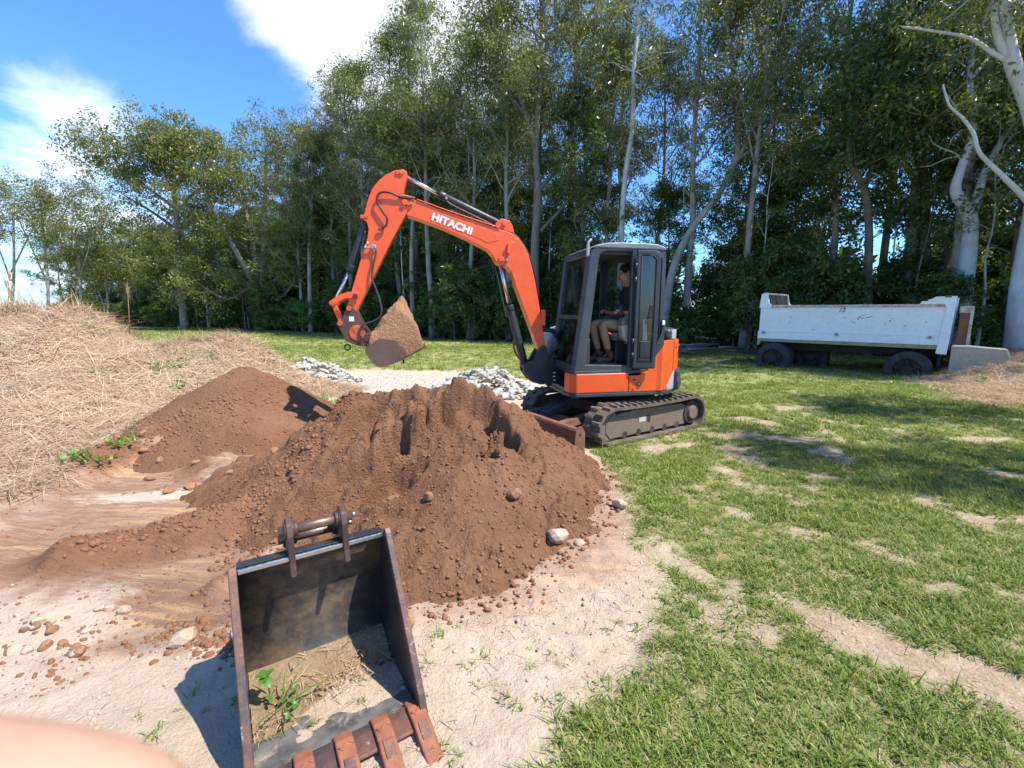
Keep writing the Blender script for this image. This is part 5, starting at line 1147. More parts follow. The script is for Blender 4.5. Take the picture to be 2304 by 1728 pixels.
for (py, pz) in ((0.42,0.785),(0.515,0.705)):
    p_ = MB().cyl((-0.135,py,pz),(0.165,py,pz),0.0225,seg=20).build('hanger_pin', M_('pin_steel'), NB)
    MB().cyl((0.165,py,pz+0.004),(0.185,py,pz+0.004),0.013,seg=6).build('locking_bolt', M_('bare_steel'), p_)
# soil and litter in the bucket
xx, yy = np.meshgrid(np.linspace(-HW+0.003, HW-0.003, 70), np.linspace(0.0, 0.515, 70))
fl = np.interp(yy, [p[0] for p in prof[:7]], [p[1] for p in prof[:7]])+0.014
t_ = ss((yy-0.20-0.26*(xx+0.05))+0.16*(fbm(xx+2, yy+1, 0.14, 4, 501)-0.5), 0.0, 0.16)
zz = fl-0.012+t_*(0.035+0.03*fbm(xx, yy, 0.08, 4, 502)+0.05*np.clip(-xx, 0, 1))+0.0
zz = np.minimum(zz, np.maximum(fl+0.004, 0.13))
so_o = link('bucket_soil', gridmesh('bucket_soil', xx, yy, zz, M_('red_soil')), loc=NB.location, rot=(0,0,R(32.3)))
bsm = soilmat('bucket_dirt', (0.33,0.225,0.12), (0.40,0.30,0.19), (0.22,0.135,0.07)); so_o.data.materials.clear(); so_o.data.materials.append(bsm)
tag(so_o, 'dry soil and leaf litter lying inside the empty bucket', 'soil')
r3 = random.Random(31)
def leaf_piece(L_, W_, cup=0.15):
    m_ = MB(); V = []; F_ = []
    n_ = 7
    for i in range(n_):
        f = i/(n_-1); w_ = W_*math.sin(math.pi*(0.06+0.90*f))**0.8
        V += [(L_*f,-w_/2,cup*w_-0.25*L_*(f-0.4)**2),(L_*f,0,-0.25*L_*(f-0.4)**2),(L_*f,w_/2,cup*w_-0.25*L_*(f-0.4)**2)]
    for i in range(n_-1):
        a = 3*i; F_ += [(a,a+1,a+4,a+3),(a+1,a+2,a+5,a+4)]
    m_.v = V; m_.f = F_; m_.sm = [True]*len(F_); return m_
BL = Matrix.Translation(NB.location) @ Matrix.Rotation(R(32.3), 4, 'Z')
wp = empty('weed_plant', BL @ Vector((-0.235,0.33,0.07)), R(32.3))
tag(wp, 'bright green weed with rounded leaves growing inside the empty bucket', 'weed')
lm = leaf_piece(0.046, 0.036).mesh('leaf', M_('weed_leaf'))
ls = leaf_piece(0.022, 0.012).mesh('leaf', M_('weed_leaf'))
lg = leaf_piece(0.20, 0.008, 0.3).mesh('leaf', M_('weed_leaf'))
MB().tube(catmull([(0,0,-0.02),(0.01,-0.01,0.07),(0.0,-0.02,0.15)],4),[0.004]*8+[0.003],6).build('stem', M_('stem_green'), wp)
def put_leaf(me, loc, yaw, pitch, sc_, parent=wp):
    o = link('leaf', me, parent, loc, (0, -pitch, yaw)); o.scale = (sc_,)*3; return o
for i, (yw, pt) in enumerate(((0.3,0.5),(1.9,0.25),(3.4,0.6),(5.0,-0.4),(4.2,0.1))): put_leaf(lm, (0,-0.02,0.15), yw, pt, r3.uniform(.85,1.15))
for i in range(26): put_leaf(ls, (r3.gauss(0.07,0.05), r3.gauss(-0.07,0.05), r3.uniform(0.0,0.07)), r3.uniform(0,6.28), r3.uniform(-.2,.9), r3.uniform(.7,1.5))
for yw, pt, s_ in ((-0.1,0.35,1.1),(0.5,0.9,0.8),(-0.9,0.6,0.9),(-2.2,0.5,.9),(1.2,1.1,.7),(-1.4,0.3,.8),(2.6,.8,.8)): put_leaf(lg, (0.05,-0.05,0.01), yw, pt, s_)
lit = [blade_mesh('l%d' % i, 'straw', 9, 560+i, 0.03, 0.10, 0.0035, 0.05, 0.8, 1.2, 4, tilt0=0.8, broad=0.12) for i in range(3)]
n = 110; lx = rng.uniform(-0.28, 0.26, n); ly = rng.uniform(0.08, 0.47, n); k = ss((ly-0.20-0.26*(lx+0.05)), 0.0, 0.1) > 0.3; lx, ly = lx[k], ly[k]
lz = np.interp(ly, [p[0] for p in prof[:7]], [p[1] for p in prof[:7]])+0.05
q = np.array([(BL @ Vector((a, b, c_)))[:] for a, b, c_ in zip(lx, ly, lz)]); n = len(q)
scatter('leaf_litter', lit, q, np.column_stack([np.zeros(n), np.zeros(n), rng.uniform(0,6.28,n)]), rng.uniform(.5,1.2,n), rng.integers(0,3,n), 'dry grass and leaf bits on the soil in the empty bucket')

# ================================================================ TRAILER
TR = empty('dump_trailer', (8.04, 13.58, 0.0), R(-45.6))
tag(TR, 'old white steel dump trailer numbered 13 parked before the trees', 'trailer')
TW = M_('trailer_white')
bd = MB(); bd.bx(-0.50,3.68,0.02,0.05,0.87,1.86); bd.bx(-0.50,3.68,2.15,2.18,0.87,1.86); bd.bx(-0.50,-0.47,0.05,2.15,0.87,1.86); bd.bx(3.62,3.66,0.05,2.15,0.87,1.86); bd.bx(-0.47,3.62,0.05,2.15,0.87,0.92)
body_ = bd.build('body', TW, TR, 0.004)
MB().bx(-0.52,3.70,-0.015,0.075,1.80,1.875).bx(-0.52,3.70,2.13,2.20,1.80,1.875).build('top_rail', M_('trailer_rust_rim'), body_, 0.012)
MB().bx(-0.52,3.66,-0.005,0.035,1.075,1.10).build('side_rib', TW, body_, 0.006)
MB().bx(-0.52,3.62,0.003,0.03,0.865,1.075).build('lower_panel', TW, body_, 0.004)
MB().prism([(-0.50,0.78),(3.66,0.76),(3.68,0.868),(-0.52,0.868)],0.03,0.08).build('floor_beam', M_('trailer_cream'), body_, 0.004)
MB().prism([(-0.515,0.66),(-0.47,0.66),(-0.40,0.86),(-0.515,0.86)],0.0,0.06).build('corner_gusset', M_('trailer_cream'), body_, 0.004)
for (y0, y1) in ((-0.02,0.06),(2.14,2.22)):
    MB().prism([(-0.535,1.80),(-0.50,2.22),(-0.34,2.25),(-0.28,1.95),(-0.20,1.87),(-0.20,1.80)],y0,y1).build('front_corner', TW, body_, 0.008)
    MB().prism([(3.56,0.66),(3.76,0.64),(3.80,2.06),(3.42,2.05),(3.36,2.00),(3.28,1.98),(3.30,1.945),(3.18,1.945),(3.14,1.875),(3.60,1.87),(3.64,1.75)],y0,y1).build('rear_corner_post', TW, body_, 0.006)
MB().bx(3.58,3.70,-0.024,0.062,2.02,2.075).build('rust_patch', M_('bright_rust'), body_, 0.01)
# front headboard flap seen over the rim
MB().add([(-0.42,0.05,2.20),(-0.36,2.15,2.20),(-0.30,2.15,1.86),(-0.36,0.05,1.86)],[(0,1,2,3)]).build('headboard', M_('chassis'), body_).modifiers.new('s','SOLIDIFY').thickness = 0.03
MB().bar((-0.44,0.05,2.23),(-0.38,2.15,2.23),0.06,0.05).build('headboard_rail', M_('trailer_rust_rim'), body_, 0.01)
for x in (-0.36, 1.50, 3.42):
    h_ = MB().bx(x-0.055,x+0.055,-0.03,0.0,1.02,1.05).bx(x-0.03,x+0.03,-0.035,0.0,1.05,1.09).build('body_clamp', M_('trailer_rust_rim'), body_, 0.005)
    MB().cyl((x+0.01,-0.045,1.065),(x+0.01,-0.02,1.065),0.016,seg=10).build('clamp_bolt', M_('bright_rust'), h_)
nm = text_mesh('13', 0.16, 'dark_plastic', 0.3, 0.0035, 0.001, 1.0)
no = link('painted_number', nm, body_); w_ = max(v.co.x for v in nm.vertices)
no.matrix_local = Matrix(((0.165/w_,0,0,1.47),(0,0,-1,-0.003+0.02),(0,1,0,1.675),(0,0,0,1)))
scr = MB()
for (x0, z0, x1, z1, wd) in ((1.92,1.47,1.98,1.56,.022),(1.98,1.52,2.08,1.50,.012),(2.10,1.52,2.24,1.56,.018),(1.78,1.44,1.90,1.36,.010),(2.10,1.60,2.00,1.58,.012),(2.62,1.46,2.60,1.43,.03),(2.63,1.52,2.645,1.505,.018),(0.30,1.36,0.34,1.40,.010),(0.33,1.55,0.33,1.52,.02),(2.9,1.3,2.94,1.34,.012),(3.3,1.45,3.32,1.42,.014),(0.9,1.15,0.98,1.18,.012),(1.6,1.52,1.66,1.525,.009),(2.52,1.38,2.52,1.32,.009)):
    scr.bar((x0,0.0185,z0),(x1,0.0185,z1),0.002,wd)
scr.build('rust_scratches', M_('bright_rust'), body_)
ch = MB()
for y in (0.65,1.5): ch.bx(-0.55,3.75,y,y+0.09,0.52,0.80)
for x in (0.0,1.5,3.0): ch.bx(x-0.05,x+0.05,0.65,1.59,0.55,0.78)
ch.bx(-0.35,0.35,0.5,1.7,0.32,0.52); ch.bx(2.85,3.30,0.5,1.7,0.32,0.52)
ch.build('chassis', M_('chassis'), TR, 0.01)
MB().prism([(-0.5,0.6),(-0.5,1.6),(-2.0,1.1)],0.28,0.36,'z').build('drawbar', M_('chassis'), TR, 0.01)
def wheel(x, y, zc, r_, parent):
    ty = MB(); sec = [(-0.13,0.60),(-0.135,0.78),(-0.13,0.93),(-0.09,0.99),(0.0,1.0),(0.09,0.99),(0.13,0.93),(0.135,0.78),(0.13,0.60)]
    n_ = 40; V = []; F_ = []
    for i in range(n_):
        a = 2*math.pi*i/n_
        for sy, sr in sec: V.append((x+r_*sr*math.cos(a), y+sy, zc+r_*sr*math.sin(a)))
    m_ = len(sec)
    for i in range(n_):
        j = (i+1) % n_
        for k in range(m_-1): F_.append((i*m_+k, j*m_+k, j*m_+k+1, i*m_+k+1))
    ty.v = V; ty.f = F_; ty.sm = [True]*len(F_)
    w_ = ty.build('wheel', M_('tyre'), parent)
    rim = MB().cyl((x,y-0.07,zc),(x,y+0.09,zc),r_*0.60,r_*0.60,seg=28)
    rim.build('rim', M_('chassis'), w_)
    sp = MB()
    for i in range(5):
        a = 2*math.pi*i/5+0.4
        sp.bar((x,y-0.095,zc),(x+r_*0.56*math.cos(a),y-0.115,zc+r_*0.56*math.sin(a)),0.05,0.10,(0,1,0))
    sp.cyl((x,y-0.16,zc),(x,y-0.06,zc),r_*0.24,seg=18)
    sp.build('hub_spokes', M_('chassis'), w_, 0.006)
for x in (-0.04, 3.08):
    for y in (0.06, 0.36, 1.84, 2.14): wheel(x, y, 0.27 if x < 1 else 0.20, 0.48, TR)
wheel(0.75, 1.10, 0.30, 0.46, TR)
MB().cyl((-0.04,0.0,0.27),(-0.04,2.2,0.27),0.06).cyl((3.08,0,0.2),(3.08,2.2,0.2),0.06).build('axle', M_('chassis'), TR)
MB().bx(3.60,3.66,0.2,2.0,0.30,0.78).build('rear_beam', M_('chassis'), TR, 0.01)
# rusty tailgate box behind, concrete slab
TM = Matrix.Translation(TR.location) @ Matrix.Rotation(R(-45.6), 4, 'Z')
tg = empty('rusty_tailgate', TM @ Vector((3.98,0.75,0)), R(-45.6)); tag(tg, 'rust red steel tailgate standing behind the white trailer', 'tailgate')
MB().bx(-0.10,0.12,0.0,1.2,0.0,1.80).build('panel', M_('rust_brown'), tg, 0.01)
MB().bx(-0.12,0.14,-0.02,0.06,1.66,1.82).bx(0.08,0.14,-0.03,0.03,0.0,1.80).build('frame', M_('trailer_rust_rim'), tg, 0.01)
cs_ = MB().prism([(0,-0.1),(0,0.86),(0.30,0.87),(0.62,0.845),(0.92,0.83),(1.0,0.62),(0.75,0.3),(0.6,-0.1)],0,0.42).build('concrete_slab', M_('concrete'), None, 0.02)
cs_.matrix_world = TM @ Matrix.Translation((3.83,0.02,0)); tag(cs_, 'broken grey concrete slab at the tail of the white trailer', 'concrete block')
# pile of old timber and scrap lying under the trees
r5 = random.Random(8)
for i in range(14):
    x, y = 7.2+r5.uniform(-1.6,1.6), 17.6+r5.uniform(-.5,.5); a = r5.uniform(-.5,.5); L_ = r5.uniform(.8,2.0)
    o = MB().tube([(-L_/2,0,0),(0,0.03,0.02),(L_/2,0,0)],[.05,.045,.03],7).build('fallen_branch', M_('bark_grey'))
    o.location = (x, y, 0.12+0.02*i); o.rotation_euler = (0, r5.uniform(-.12,.12), a); tag(o, 'grey fallen branch in the brush pile between excavator and trailer', 'branch', 'fallen branches at the forest edge')
o = MB().bx(-0.35,0.35,-0.2,0.2,0,0.35).bx(-0.30,0.30,-0.22,-0.2,0.05,0.30).build('rusty_box', M_('rust_brown'), None, 0.02); o.location = (5.9,16.6,0.0); o.rotation_euler = (0,0,.3); tag(o, 'rust brown steel box on the lawn behind the excavator', 'box')

# ================================================================ TREES
def at(px, py, Y_):
    p_ = math.atan(0.164); x = (px-1152)/1000; y = (864-py)/1000
    ry, rz = math.cos(p_)+y*math.sin(p_), -math.sin(p_)+y*math.cos(p_)
    return Vector((x*Y_/ry, Y_, 1.7+rz*Y_/ry))
def leaves(C_, cr, per, L0, L1, wr, droop, seed, flat=0.75, up=0.5):
    """leaf quads scattered round clump centres"""
    r_ = np.random.default_rng(seed); C_ = np.asarray(C_, float); per = int(per*1.55) if L1 < .5 else per; n_ = len(C_)*per
    if L1 < .5: L0, L1 = L0*.74, L1*.74
    cc = np.repeat(C_, per, 0); ct = np.repeat(np.clip(r_.normal(0.45, 0.28, len(C_)), 0, 1), per)
    o_ = r_.normal(size=(n_,3)); o_ /= np.linalg.norm(o_, axis=1, keepdims=True)+1e-9; rad = cr*0.82*r_.random((n_,1))**0.6
    p_ = cc+o_*rad*np.array([1,1,flat])
    d_ = r_.normal(size=(n_,3)); d_[:,2] -= droop; d_ += o_*0.6; d_ /= np.linalg.norm(d_, axis=1, keepdims=True)+1e-9
    nr = r_.normal(size=(n_,3))*0.8; nr[:,2] += up; s_ = np.cross(d_, nr); s_ /= np.linalg.norm(s_, axis=1, keepdims=True)+1e-9
    L_ = r_.uniform(L0, L1, (n_,1)); W_ = L_*wr*r_.uniform(.7,1.3,(n_,1))
    nn = np.cross(s_, d_)
    a = p_; b = p_+d_*L_*0.45+s_*W_/2+nn*L_*0.05; c_ = p_+d_*L_; e = p_+d_*L_*0.45-s_*W_/2+nn*L_*0.05
    V = np.stack([a,b,c_,e],1).reshape(-1,3); F_ = np.arange(len(V)).reshape(-1,4)
    t_ = np.clip(ct+r_.normal(0,0.16,n_), 0, 1)
    return V, F_, np.repeat(t_, 4)
def limb(r_, p, dr, L_, nseg, jit, up):
    P_ = [p.copy()]; d_ = dr.normalized()
    for i in range(nseg):
        d_ = (d_+Vector((r_.gauss(0,jit), r_.gauss(0,jit), r_.gauss(0,jit)+up))).normalized(); P_.append(P_[-1]+d_*L_/nseg)
    return P_
def tree_meshes(name, seed, H_, r0, clear, nl, spread, up_ang, leafmat_, barkm, per, cr, L0, L1, wr, droop, wob=0.02, shape='round', subs=5, bare=0.0, tw=3, seg=7):
    r_ = random.Random(seed); tb = MB(); C_ = []
    nT = 9; P_ = []; x = y = 0.0
    for i in range(nT+1):
        f = i/nT; P_.append(Vector((x, y, H_*0.93*f))); x += r_.gauss(0, wob*H_/nT*2.0); y += r_.gauss(0, wob*H_/nT*2.0)
    rad = [r0*(1.35 if i == 0 else 1)*(1-0.86*(i/nT)) for i in range(nT+1)]
    tb.tube(catmull(P_, 2), [rad[min(nT, int(i/2))]*(1-(i % 2)*0.05) for i in range(2*nT+1)], seg+2)
    def on(f):
        t = f*nT; i = min(nT-1, int(t)); return P_[i].lerp(P_[i+1], t-i), rad[i]*(1-(t-i))+rad[i+1]*(t-i)
    az = r_.uniform(0, 6.28)
    for i in range(nl):
        f = clear+(0.985-clear)*((i+r_.random()*0.7)/nl); p, rr_ = on(min(f, .985)); az += 2.4+r_.gauss(0,.35)
        g = (f-clear)/(1-clear)
        sh = {'round': math.sin(math.pi*(0.22+0.74*g))**0.8, 'flat': 1.1-0.45*g, 'cone': 1.05-0.85*g, 'top': 0.45+0.6*math.sin(math.pi*(0.1+0.8*g))}[shape]
        el = up_ang+r_.gauss(0,.16)+0.35*g; L_ = spread*sh*r_.uniform(.75,1.2)
        Q = limb(r_, p, Vector((math.cos(az)*math.cos(el), math.sin(az)*math.cos(el), math.sin(el))), L_, 5, 0.16, 0.05)
        r1 = max(0.018, rr_*r_.uniform(.38,.6)); tb.tube(Q, [r1*(1-0.8*k/5) for k in range(6)], seg-2, False)
        for j in range(subs):
            t = r_.uniform(.35, 1.0)*5; k = min(4, int(t)); q = Q[k].lerp(Q[k+1], t-k)
            dr = (Q[k+1]-Q[k]).normalized()+Vector((r_.gauss(0,.75), r_.gauss(0,.75), r_.gauss(0.15,.5)))
            S_ = limb(r_, q, dr, L_*r_.uniform(.28,.5), 3, 0.22, 0.05)
            tb.tube(S_, [r1*.38, r1*.28, r1*.2, r1*.08], 4, False)
            if r_.random() > bare:
                for m_ in range(tw):
                    e = S_[-1-(m_ % 2)]+Vector((r_.gauss(0,cr*.7), r_.gauss(0,cr*.7), r_.gauss(0,cr*.5))); C_.append(e[:])
                    if m_ < 2: tb.tube([S_[-2], S_[-1].lerp(e,.5)+Vector((0,0,.05)), e], [r1*.16, r1*.11, r1*.05], 3, False)
    tm_ = tb.mesh('trunk', M_(barkm))
    V, F_, T = leaves(C_, cr, per, L0, L1, wr, droop, seed)
    return tm_, npmesh('crown', V, F_, M_(leafmat_), False, {'tint': T})
KIND = {}
def kind(k, label, cat, group, *meshes): KIND[k] = (label, cat, group, meshes)
kind('gum', 'tall slender gum tree with sparse olive crown in the forest edge', 'gum tree', 'gum trees of the forest edge', *[tree_meshes('gum', 700+i, (20,22,18)[i], (.20,.24,.17)[i], (.38,.45,.34)[i], 20, 3.6, 0.75, 'leaf_gum', ('bark_pale','bark_grey','bark_pale')[i], 26, .55, .16, .34, .26, 0.9, 0.018, 'round', 6, .1, 3) for i in range(3)])
kind('dark', 'dense dark green broadleaf tree in the forest edge', 'tree', 'dark broadleaf trees of the forest', *[tree_meshes('dark', 720+i, (15,17,13)[i], (.17,.21,.15)[i], (.22,.28,.16)[i], 22, 3.3, 0.35, 'leaf_dark', ('bark_brown','bark_grey','bark_brown')[i], 34, .60, .17, .33, .46, 0.3, 0.02, 'round', 6, .0, 3) for i in range(3)])
kind('olive', 'olive green bushy tree with pale limbs in the forest edge', 'tree', 'olive green trees of the forest edge', *[tree_meshes('olive', 740+i, (16,14)[i], (.18,.16)[i], (.30,.34)[i], 20, 3.6, 0.6, 'leaf_olive', 'bark_pale', 32, .55, .13, .28, .35, 0.4, 0.022, 'top', 6, .0, 3) for i in range(2)])
kind('pole', 'thin pale sapling pole with a small tuft of leaves at the forest edge', 'sapling', 'thin saplings along the forest edge', *[tree_meshes('pole', 760+i, (9,7.5,11)[i], (.055,.045,.065)[i], .55, 7, 1.1, 0.7, ('leaf_gum','leaf_dark','leaf_bright')[i], ('bark_pale','bark_grey','bark_white')[i], 16, .36, .12, .26, .4, 0.4, 0.035, 'round', 3, .1, 2, 6) for i in range(3)])
kind('shrub', 'dark green understorey shrub at the forest edge', 'shrub', 'understorey shrubs along the forest edge', *[tree_meshes('shrub', 780+i, (3.4,2.6,4.4)[i], (.05,.04,.06)[i], .06, 15, 1.3, 0.45, ('leaf_dark','leaf_bright','leaf_dark')[i], 'bark_brown', 24, .34, .13, .30, .45, 0.2, 0.04, 'round', 4, .0, 3, 6) for i in range(3)])
VLAB = {'gum': ('tall gum with pale trunk and sparse olive crown in the forest edge', 'tallest gum with rough grey trunk and sparse olive crown in the forest', 'lower gum with pale trunk branching from a third of its height'),
        'dark': ('dense dark green broadleaf tree with brown trunk in the forest', 'large dark green broadleaf tree with grey trunk in the forest', 'low dark green broadleaf tree leafy almost to the ground'),
        'olive': ('olive green bushy tree with pale limbs in the forest edge', 'smaller olive green tree with long bare pale trunk in the forest edge'),
        'pole': ('thin pale brown sapling pole with olive leaf tuft at the forest edge', 'thin grey sapling pole with dark green leaf tuft at the forest edge', 'thin white sapling pole with bright green leaf tuft at the forest edge'),
        'shrub': ('dark green understorey shrub at the foot of the forest', 'low bright green shrub at the foot of the forest', 'tall dark green shrub at the foot of the forest')}
VGRP = {'gum': ('pale','grey','low'), 'dark': ('brown trunk','grey trunk','low'), 'olive': ('bushy','bare trunk'), 'pole': ('pale','grey','white'), 'shrub': ('dark','bright','tall')}
def plant(k, v, x, y, s, rz=None, label=None, group=None, sz=1.0):
    lab, cat, grp, ms = KIND[k]; tm_, cm = ms[v % len(ms)]
    z = float(G(np.array([x]), np.array([y]), False)[0])-0.05
    o = link({'gum':'gum_tree','dark':'broadleaf_tree','olive':'olive_tree','pole':'sapling','shrub':'shrub'}[k], None, loc=(x, y, z), rot=(0, 0, r5.uniform(0,6.28) if rz is None else rz)); o.scale = (s, s, s*sz)
    link('trunk', tm_, o); link('crown', cm, o)
    if not label: lab = VLAB[k][v % len(ms)]
    return tag(o, label or lab, cat, group or grp+', '+VGRP[k][v % len(ms)])
EDGE = [(-62,60),(-44,52),(-27,43),(-14,34),(-4,27),(7.5,21.5),(12.5,17.5),(16,13.5),(20,8.5),(23,3)]
def along(t):
    L_ = [0]
    for a, b in zip(EDGE[:-1], EDGE[1:]): L_.append(L_[-1]+math.hypot(b[0]-a[0], b[1]-a[1]))
    s = t*L_[-1]
    for i in range(len(L_)-1):
        if s <= L_[i+1]:
            f = (s-L_[i])/(L_[i+1]-L_[i]); a, b = EDGE[i], EDGE[i+1]; d_ = Vector((b[0]-a[0], b[1]-a[1])).normalized()
            return a[0]+(b[0]-a[0])*f, a[1]+(b[1]-a[1])*f, -d_.y, d_.x, L_[-1]
    return EDGE[-1][0], EDGE[-1][1], 0, 1, L_[-1]
def row(k, n_, off0, off1, s0, s1, vs, jit=0.4, tmin=0.0, tmax=1.0):
    for i in range(n_):
        t = tmin+(tmax-tmin)*(i+0.5+r5.uniform(-jit, jit))/n_; x, y, nx, ny, _ = along(min(max(t,0),1)); q = r5.uniform(off0, off1)
        plant(k, r5.choice(vs), x+nx*q, y+ny*q, r5.uniform(s0, s1)*(0.80 if t < 0.30 else 0.9 if t < 0.5 else 1.0))
row('gum', 20, 0.6, 4.0, .85, 1.10, (0,1,2), .45, .52, 1.0)
row('olive', 12, 0.5, 4.0, .70, .98, (0,1), .45, 0.05, .56)
row('dark', 30, 1.0, 5.0, .62, .95, (0,1,2), .45)
row('dark', 20, 5.0, 11.0, .75, 1.0, (0,1,2), .45)
row('gum', 11, 4.0, 11.0, .9, 1.12, (0,1,2), .45, .55, 1.0)
row('olive', 14, 3.0, 9.0, .8, 1.15, (0,1), .45, 0.0, .7)
row('pole', 84, -0.3, 4.5, .55, 1.05, (0,1,2), .49)
row('shrub', 110, -0.4, 2.6, .5, 1.05, (0,1,2,2), .49)
row('shrub', 70, 3.0, 8.0, .9, 1.6, (0,2), .49)
# ---- individually shaped trees
def custom(name, label, cat, base, limbs, barkm, clumps, leafm, per, cr, L0, L1, wr, droop, seed, auto=0, asp=1.6, seg=10):
    """limbs: list of (points, r0, r1) in world metres; twigs and leaf clumps sprout along the limbs listed in clumps"""
    r_ = random.Random(seed); o = link(name, None, loc=base); b = Vector(base)
    tb = MB(); C_ = []
    for li, (pts_, r0, r1) in enumerate(limbs):
        P_ = catmull([Vector(p)-b for p in pts_], 5); n_ = len(P_)
        tb.tube(P_, [r0+(r1-r0)*(i/(n_-1))**0.62 for i in range(n_)], seg if r0 > .08 else 6)
        if li in clumps:
            f0, cnt = clumps[li]
            for i in range(cnt):
                f = r_.uniform(f0, 1.0); k = min(n_-1, int(f*(n_-1))); p = P_[k]; d_ = Vector((r_.gauss(0,1), r_.gauss(0,1), r_.gauss(.35,.6))).normalized()
                S_ = limb(r_, p, d_, asp*r_.uniform(.5,1.3), 4, .28, .04); tb.tube(S_, [.035,.026,.02,.013,.006], 4, False)
                for m_ in range(4):
                    e = S_[r_.choice((2,3,4,4))]+Vector((r_.gauss(0,cr*.8), r_.gauss(0,cr*.8), r_.gauss(0,cr*.5))); C_.append(e[:])
    link('trunk', tb.mesh('trunk', M_(barkm)), o)
    if C_:
        V, F_, T = leaves(C_, cr, per, L0, L1, wr, droop, seed); link('crown', npmesh('crown', V, F_, M_(leafm), False, {'tint': T}), o)
    return tag(o, label, cat)
A3 = lambda Y_, *pp: [at(px, py, Y_+dy) if dy else at(px, py, Y_) for px, py, dy in [(q+(0,))[:3] for q in pp]]
# forked white gum behind the trailer
Yg = 15.0
b0 = at(2160, 806, Yg); b0.z = -0.1
custom('white_gum_tree', 'white barked gum forking low behind the tail of the white trailer', 'gum tree', b0,
       [([b0]+A3(Yg,(2165,690),(2180,560),(2183,490),(2160,450),(2150,425),(2162,380),(2190,290),(2182,180),(2195,60),(2200,-150)), .30, .05),
        (A3(Yg,(2180,510),(2200,440),(2215,390),(2250,320,.4),(2300,235,.8),(2340,120,1.2),(2380,-60,1.4)), .16, .04),
        (A3(Yg,(2190,290),(2130,215),(2120,195)), .05, .02), (A3(Yg,(2182,180),(2230,120,.5),(2240,60,.6)), .07, .03)],
       'bark_white', {0: (.62, 22), 1: (.6, 16)}, 'leaf_gum', 30, .5, .14, .30, .28, .8, 801)
# big white trunk at the right with a crooked limb
Yb = 11.6
b0 = at(2298, 846, Yb); b0.z = -0.1
custom('white_gum_tree', 'massive smooth white gum trunk beside the concrete slab with a crooked side limb', 'gum tree', b0,
       [([b0]+A3(Yb,(2297,780),(2308,640),(2330,500),(2345,380),(2322,250),(2278,140),(2260,40),(2240,-60),(2215,-300),(2230,-600)), .42, .05),
        (A3(Yb,(2350,500),(2300,440),(2255,395),(2205,345),(2190,300),(2165,265),(2135,235),(2122,190)), .085, .018),
        (A3(Yb,(2275,140),(2235,120),(2180,85),(2100,70),(2030,60)), .07, .02),
        (A3(Yb,(2262,130),(2240,60),(2232,-20),(2190,-200)), .10, .04), (A3(Yb,(2350,330),(2400,200),(2440,50)), .14, .05)],
       'bark_white', {0: (.72, 26), 3: (.5, 14), 4: (.5, 10)}, 'leaf_gum', 30, .5, .14, .30, .28, .8, 802)
# twin dark trunks
Yt = 17.5
b0 = at(2080, 795, Yt); b0.z = -0.1
custom('dark_trunk_tree', 'rough dark trunk rising straight behind the white trailer', 'tree', b0, [([b0]+A3(Yt,(2075,680),(2078,560),(2075,400),(2060,320),(2035,240),(2030,120),(2040,-60)), .30, .10),(A3(Yt,(2075,430),(2040,370),(2020,290),(2000,150),(1990,20)), .15, .05)],
       'bark_brown', {0: (.55, 26), 1: (.5, 18)}, 'leaf_dark', 34, .6, .16, .32, .46, .3, 803, asp=2.2)
b0 = at(2100, 795, Yt+.3); b0.z = -0.1
custom('dark_trunk_tree', 'rough brown trunk leaning away from its straight dark neighbour', 'tree', b0, [([b0]+A3(Yt+.3,(2110,660),(2150,520),(2185,380),(2195,260),(2200,100),(2220,-80)), .27, .09)], 'bark_brown', {0: (.5, 26)}, 'leaf_olive', 34, .6, .16, .30, .4, .3, 804, asp=2.2)
b0 = at(1955, 790, 17.0); b0.z = -0.1
custom('bent_trunk_tree', 'brown crooked trunk bending over the middle of the white trailer', 'tree', b0, [([b0]+A3(17.0,(1952,660),(1955,520),(1945,430),(1915,370),(1912,310),(1920,200),(1900,60)), .18, .07),(A3(17.0,(1945,430),(1975,330),(1990,200),(1980,60)), .08, .03)], 'bark_brown', {0: (.5, 24), 1: (.5, 16)}, 'leaf_dark', 34, .55, .16, .32, .46, .3, 805, asp=2.2)
# leaning pale tree behind the cab
b0 = at(1492, 768, 21.0); b0.z = -0.1
custom('leaning_gum_tree', 'pale gum leaning away behind the excavator cab with forked upper limbs', 'gum tree', b0,
       [([b0]+A3(21.0,(1500,680),(1520,590),(1560,510),(1615,440),(1655,360),(1662,290),(1655,200),(1640,90),(1620,-40)), .24, .07),
        (A3(21.0,(1640,390),(1690,300),(1725,200),(1710,110),(1695,20),(1690,-60)), .13, .04),(A3(21.0,(1655,360),(1700,330),(1745,270),(1768,170),(1760,40),(1750,-60)), .10, .03)],
       'bark_pale', {0: (.6, 22), 1: (.5, 20), 2: (.5, 18)}, 'leaf_gum', 30, .6, .16, .34, .28, .9, 806, asp=2.2)
# tall straight pale trunk behind the cab
b0 = at(1390, 770, 22.5); b0.z = -0.1
custom('tall_gum_tree', 'very tall straight white trunk rising directly behind the excavator cab', 'gum tree', b0, [([b0]+A3(22.5,(1396,600),(1400,480),(1410,370),(1422,290),(1426,160),(1436,40),(1440,-120)), .17, .08),(A3(22.5,(1436,40),(1460,-40),(1480,-120)), .06, .03)], 'bark_white', {0: (.72, 18)}, 'leaf_gum', 28, .6, .16, .34, .28, .9, 807, asp=2.2)
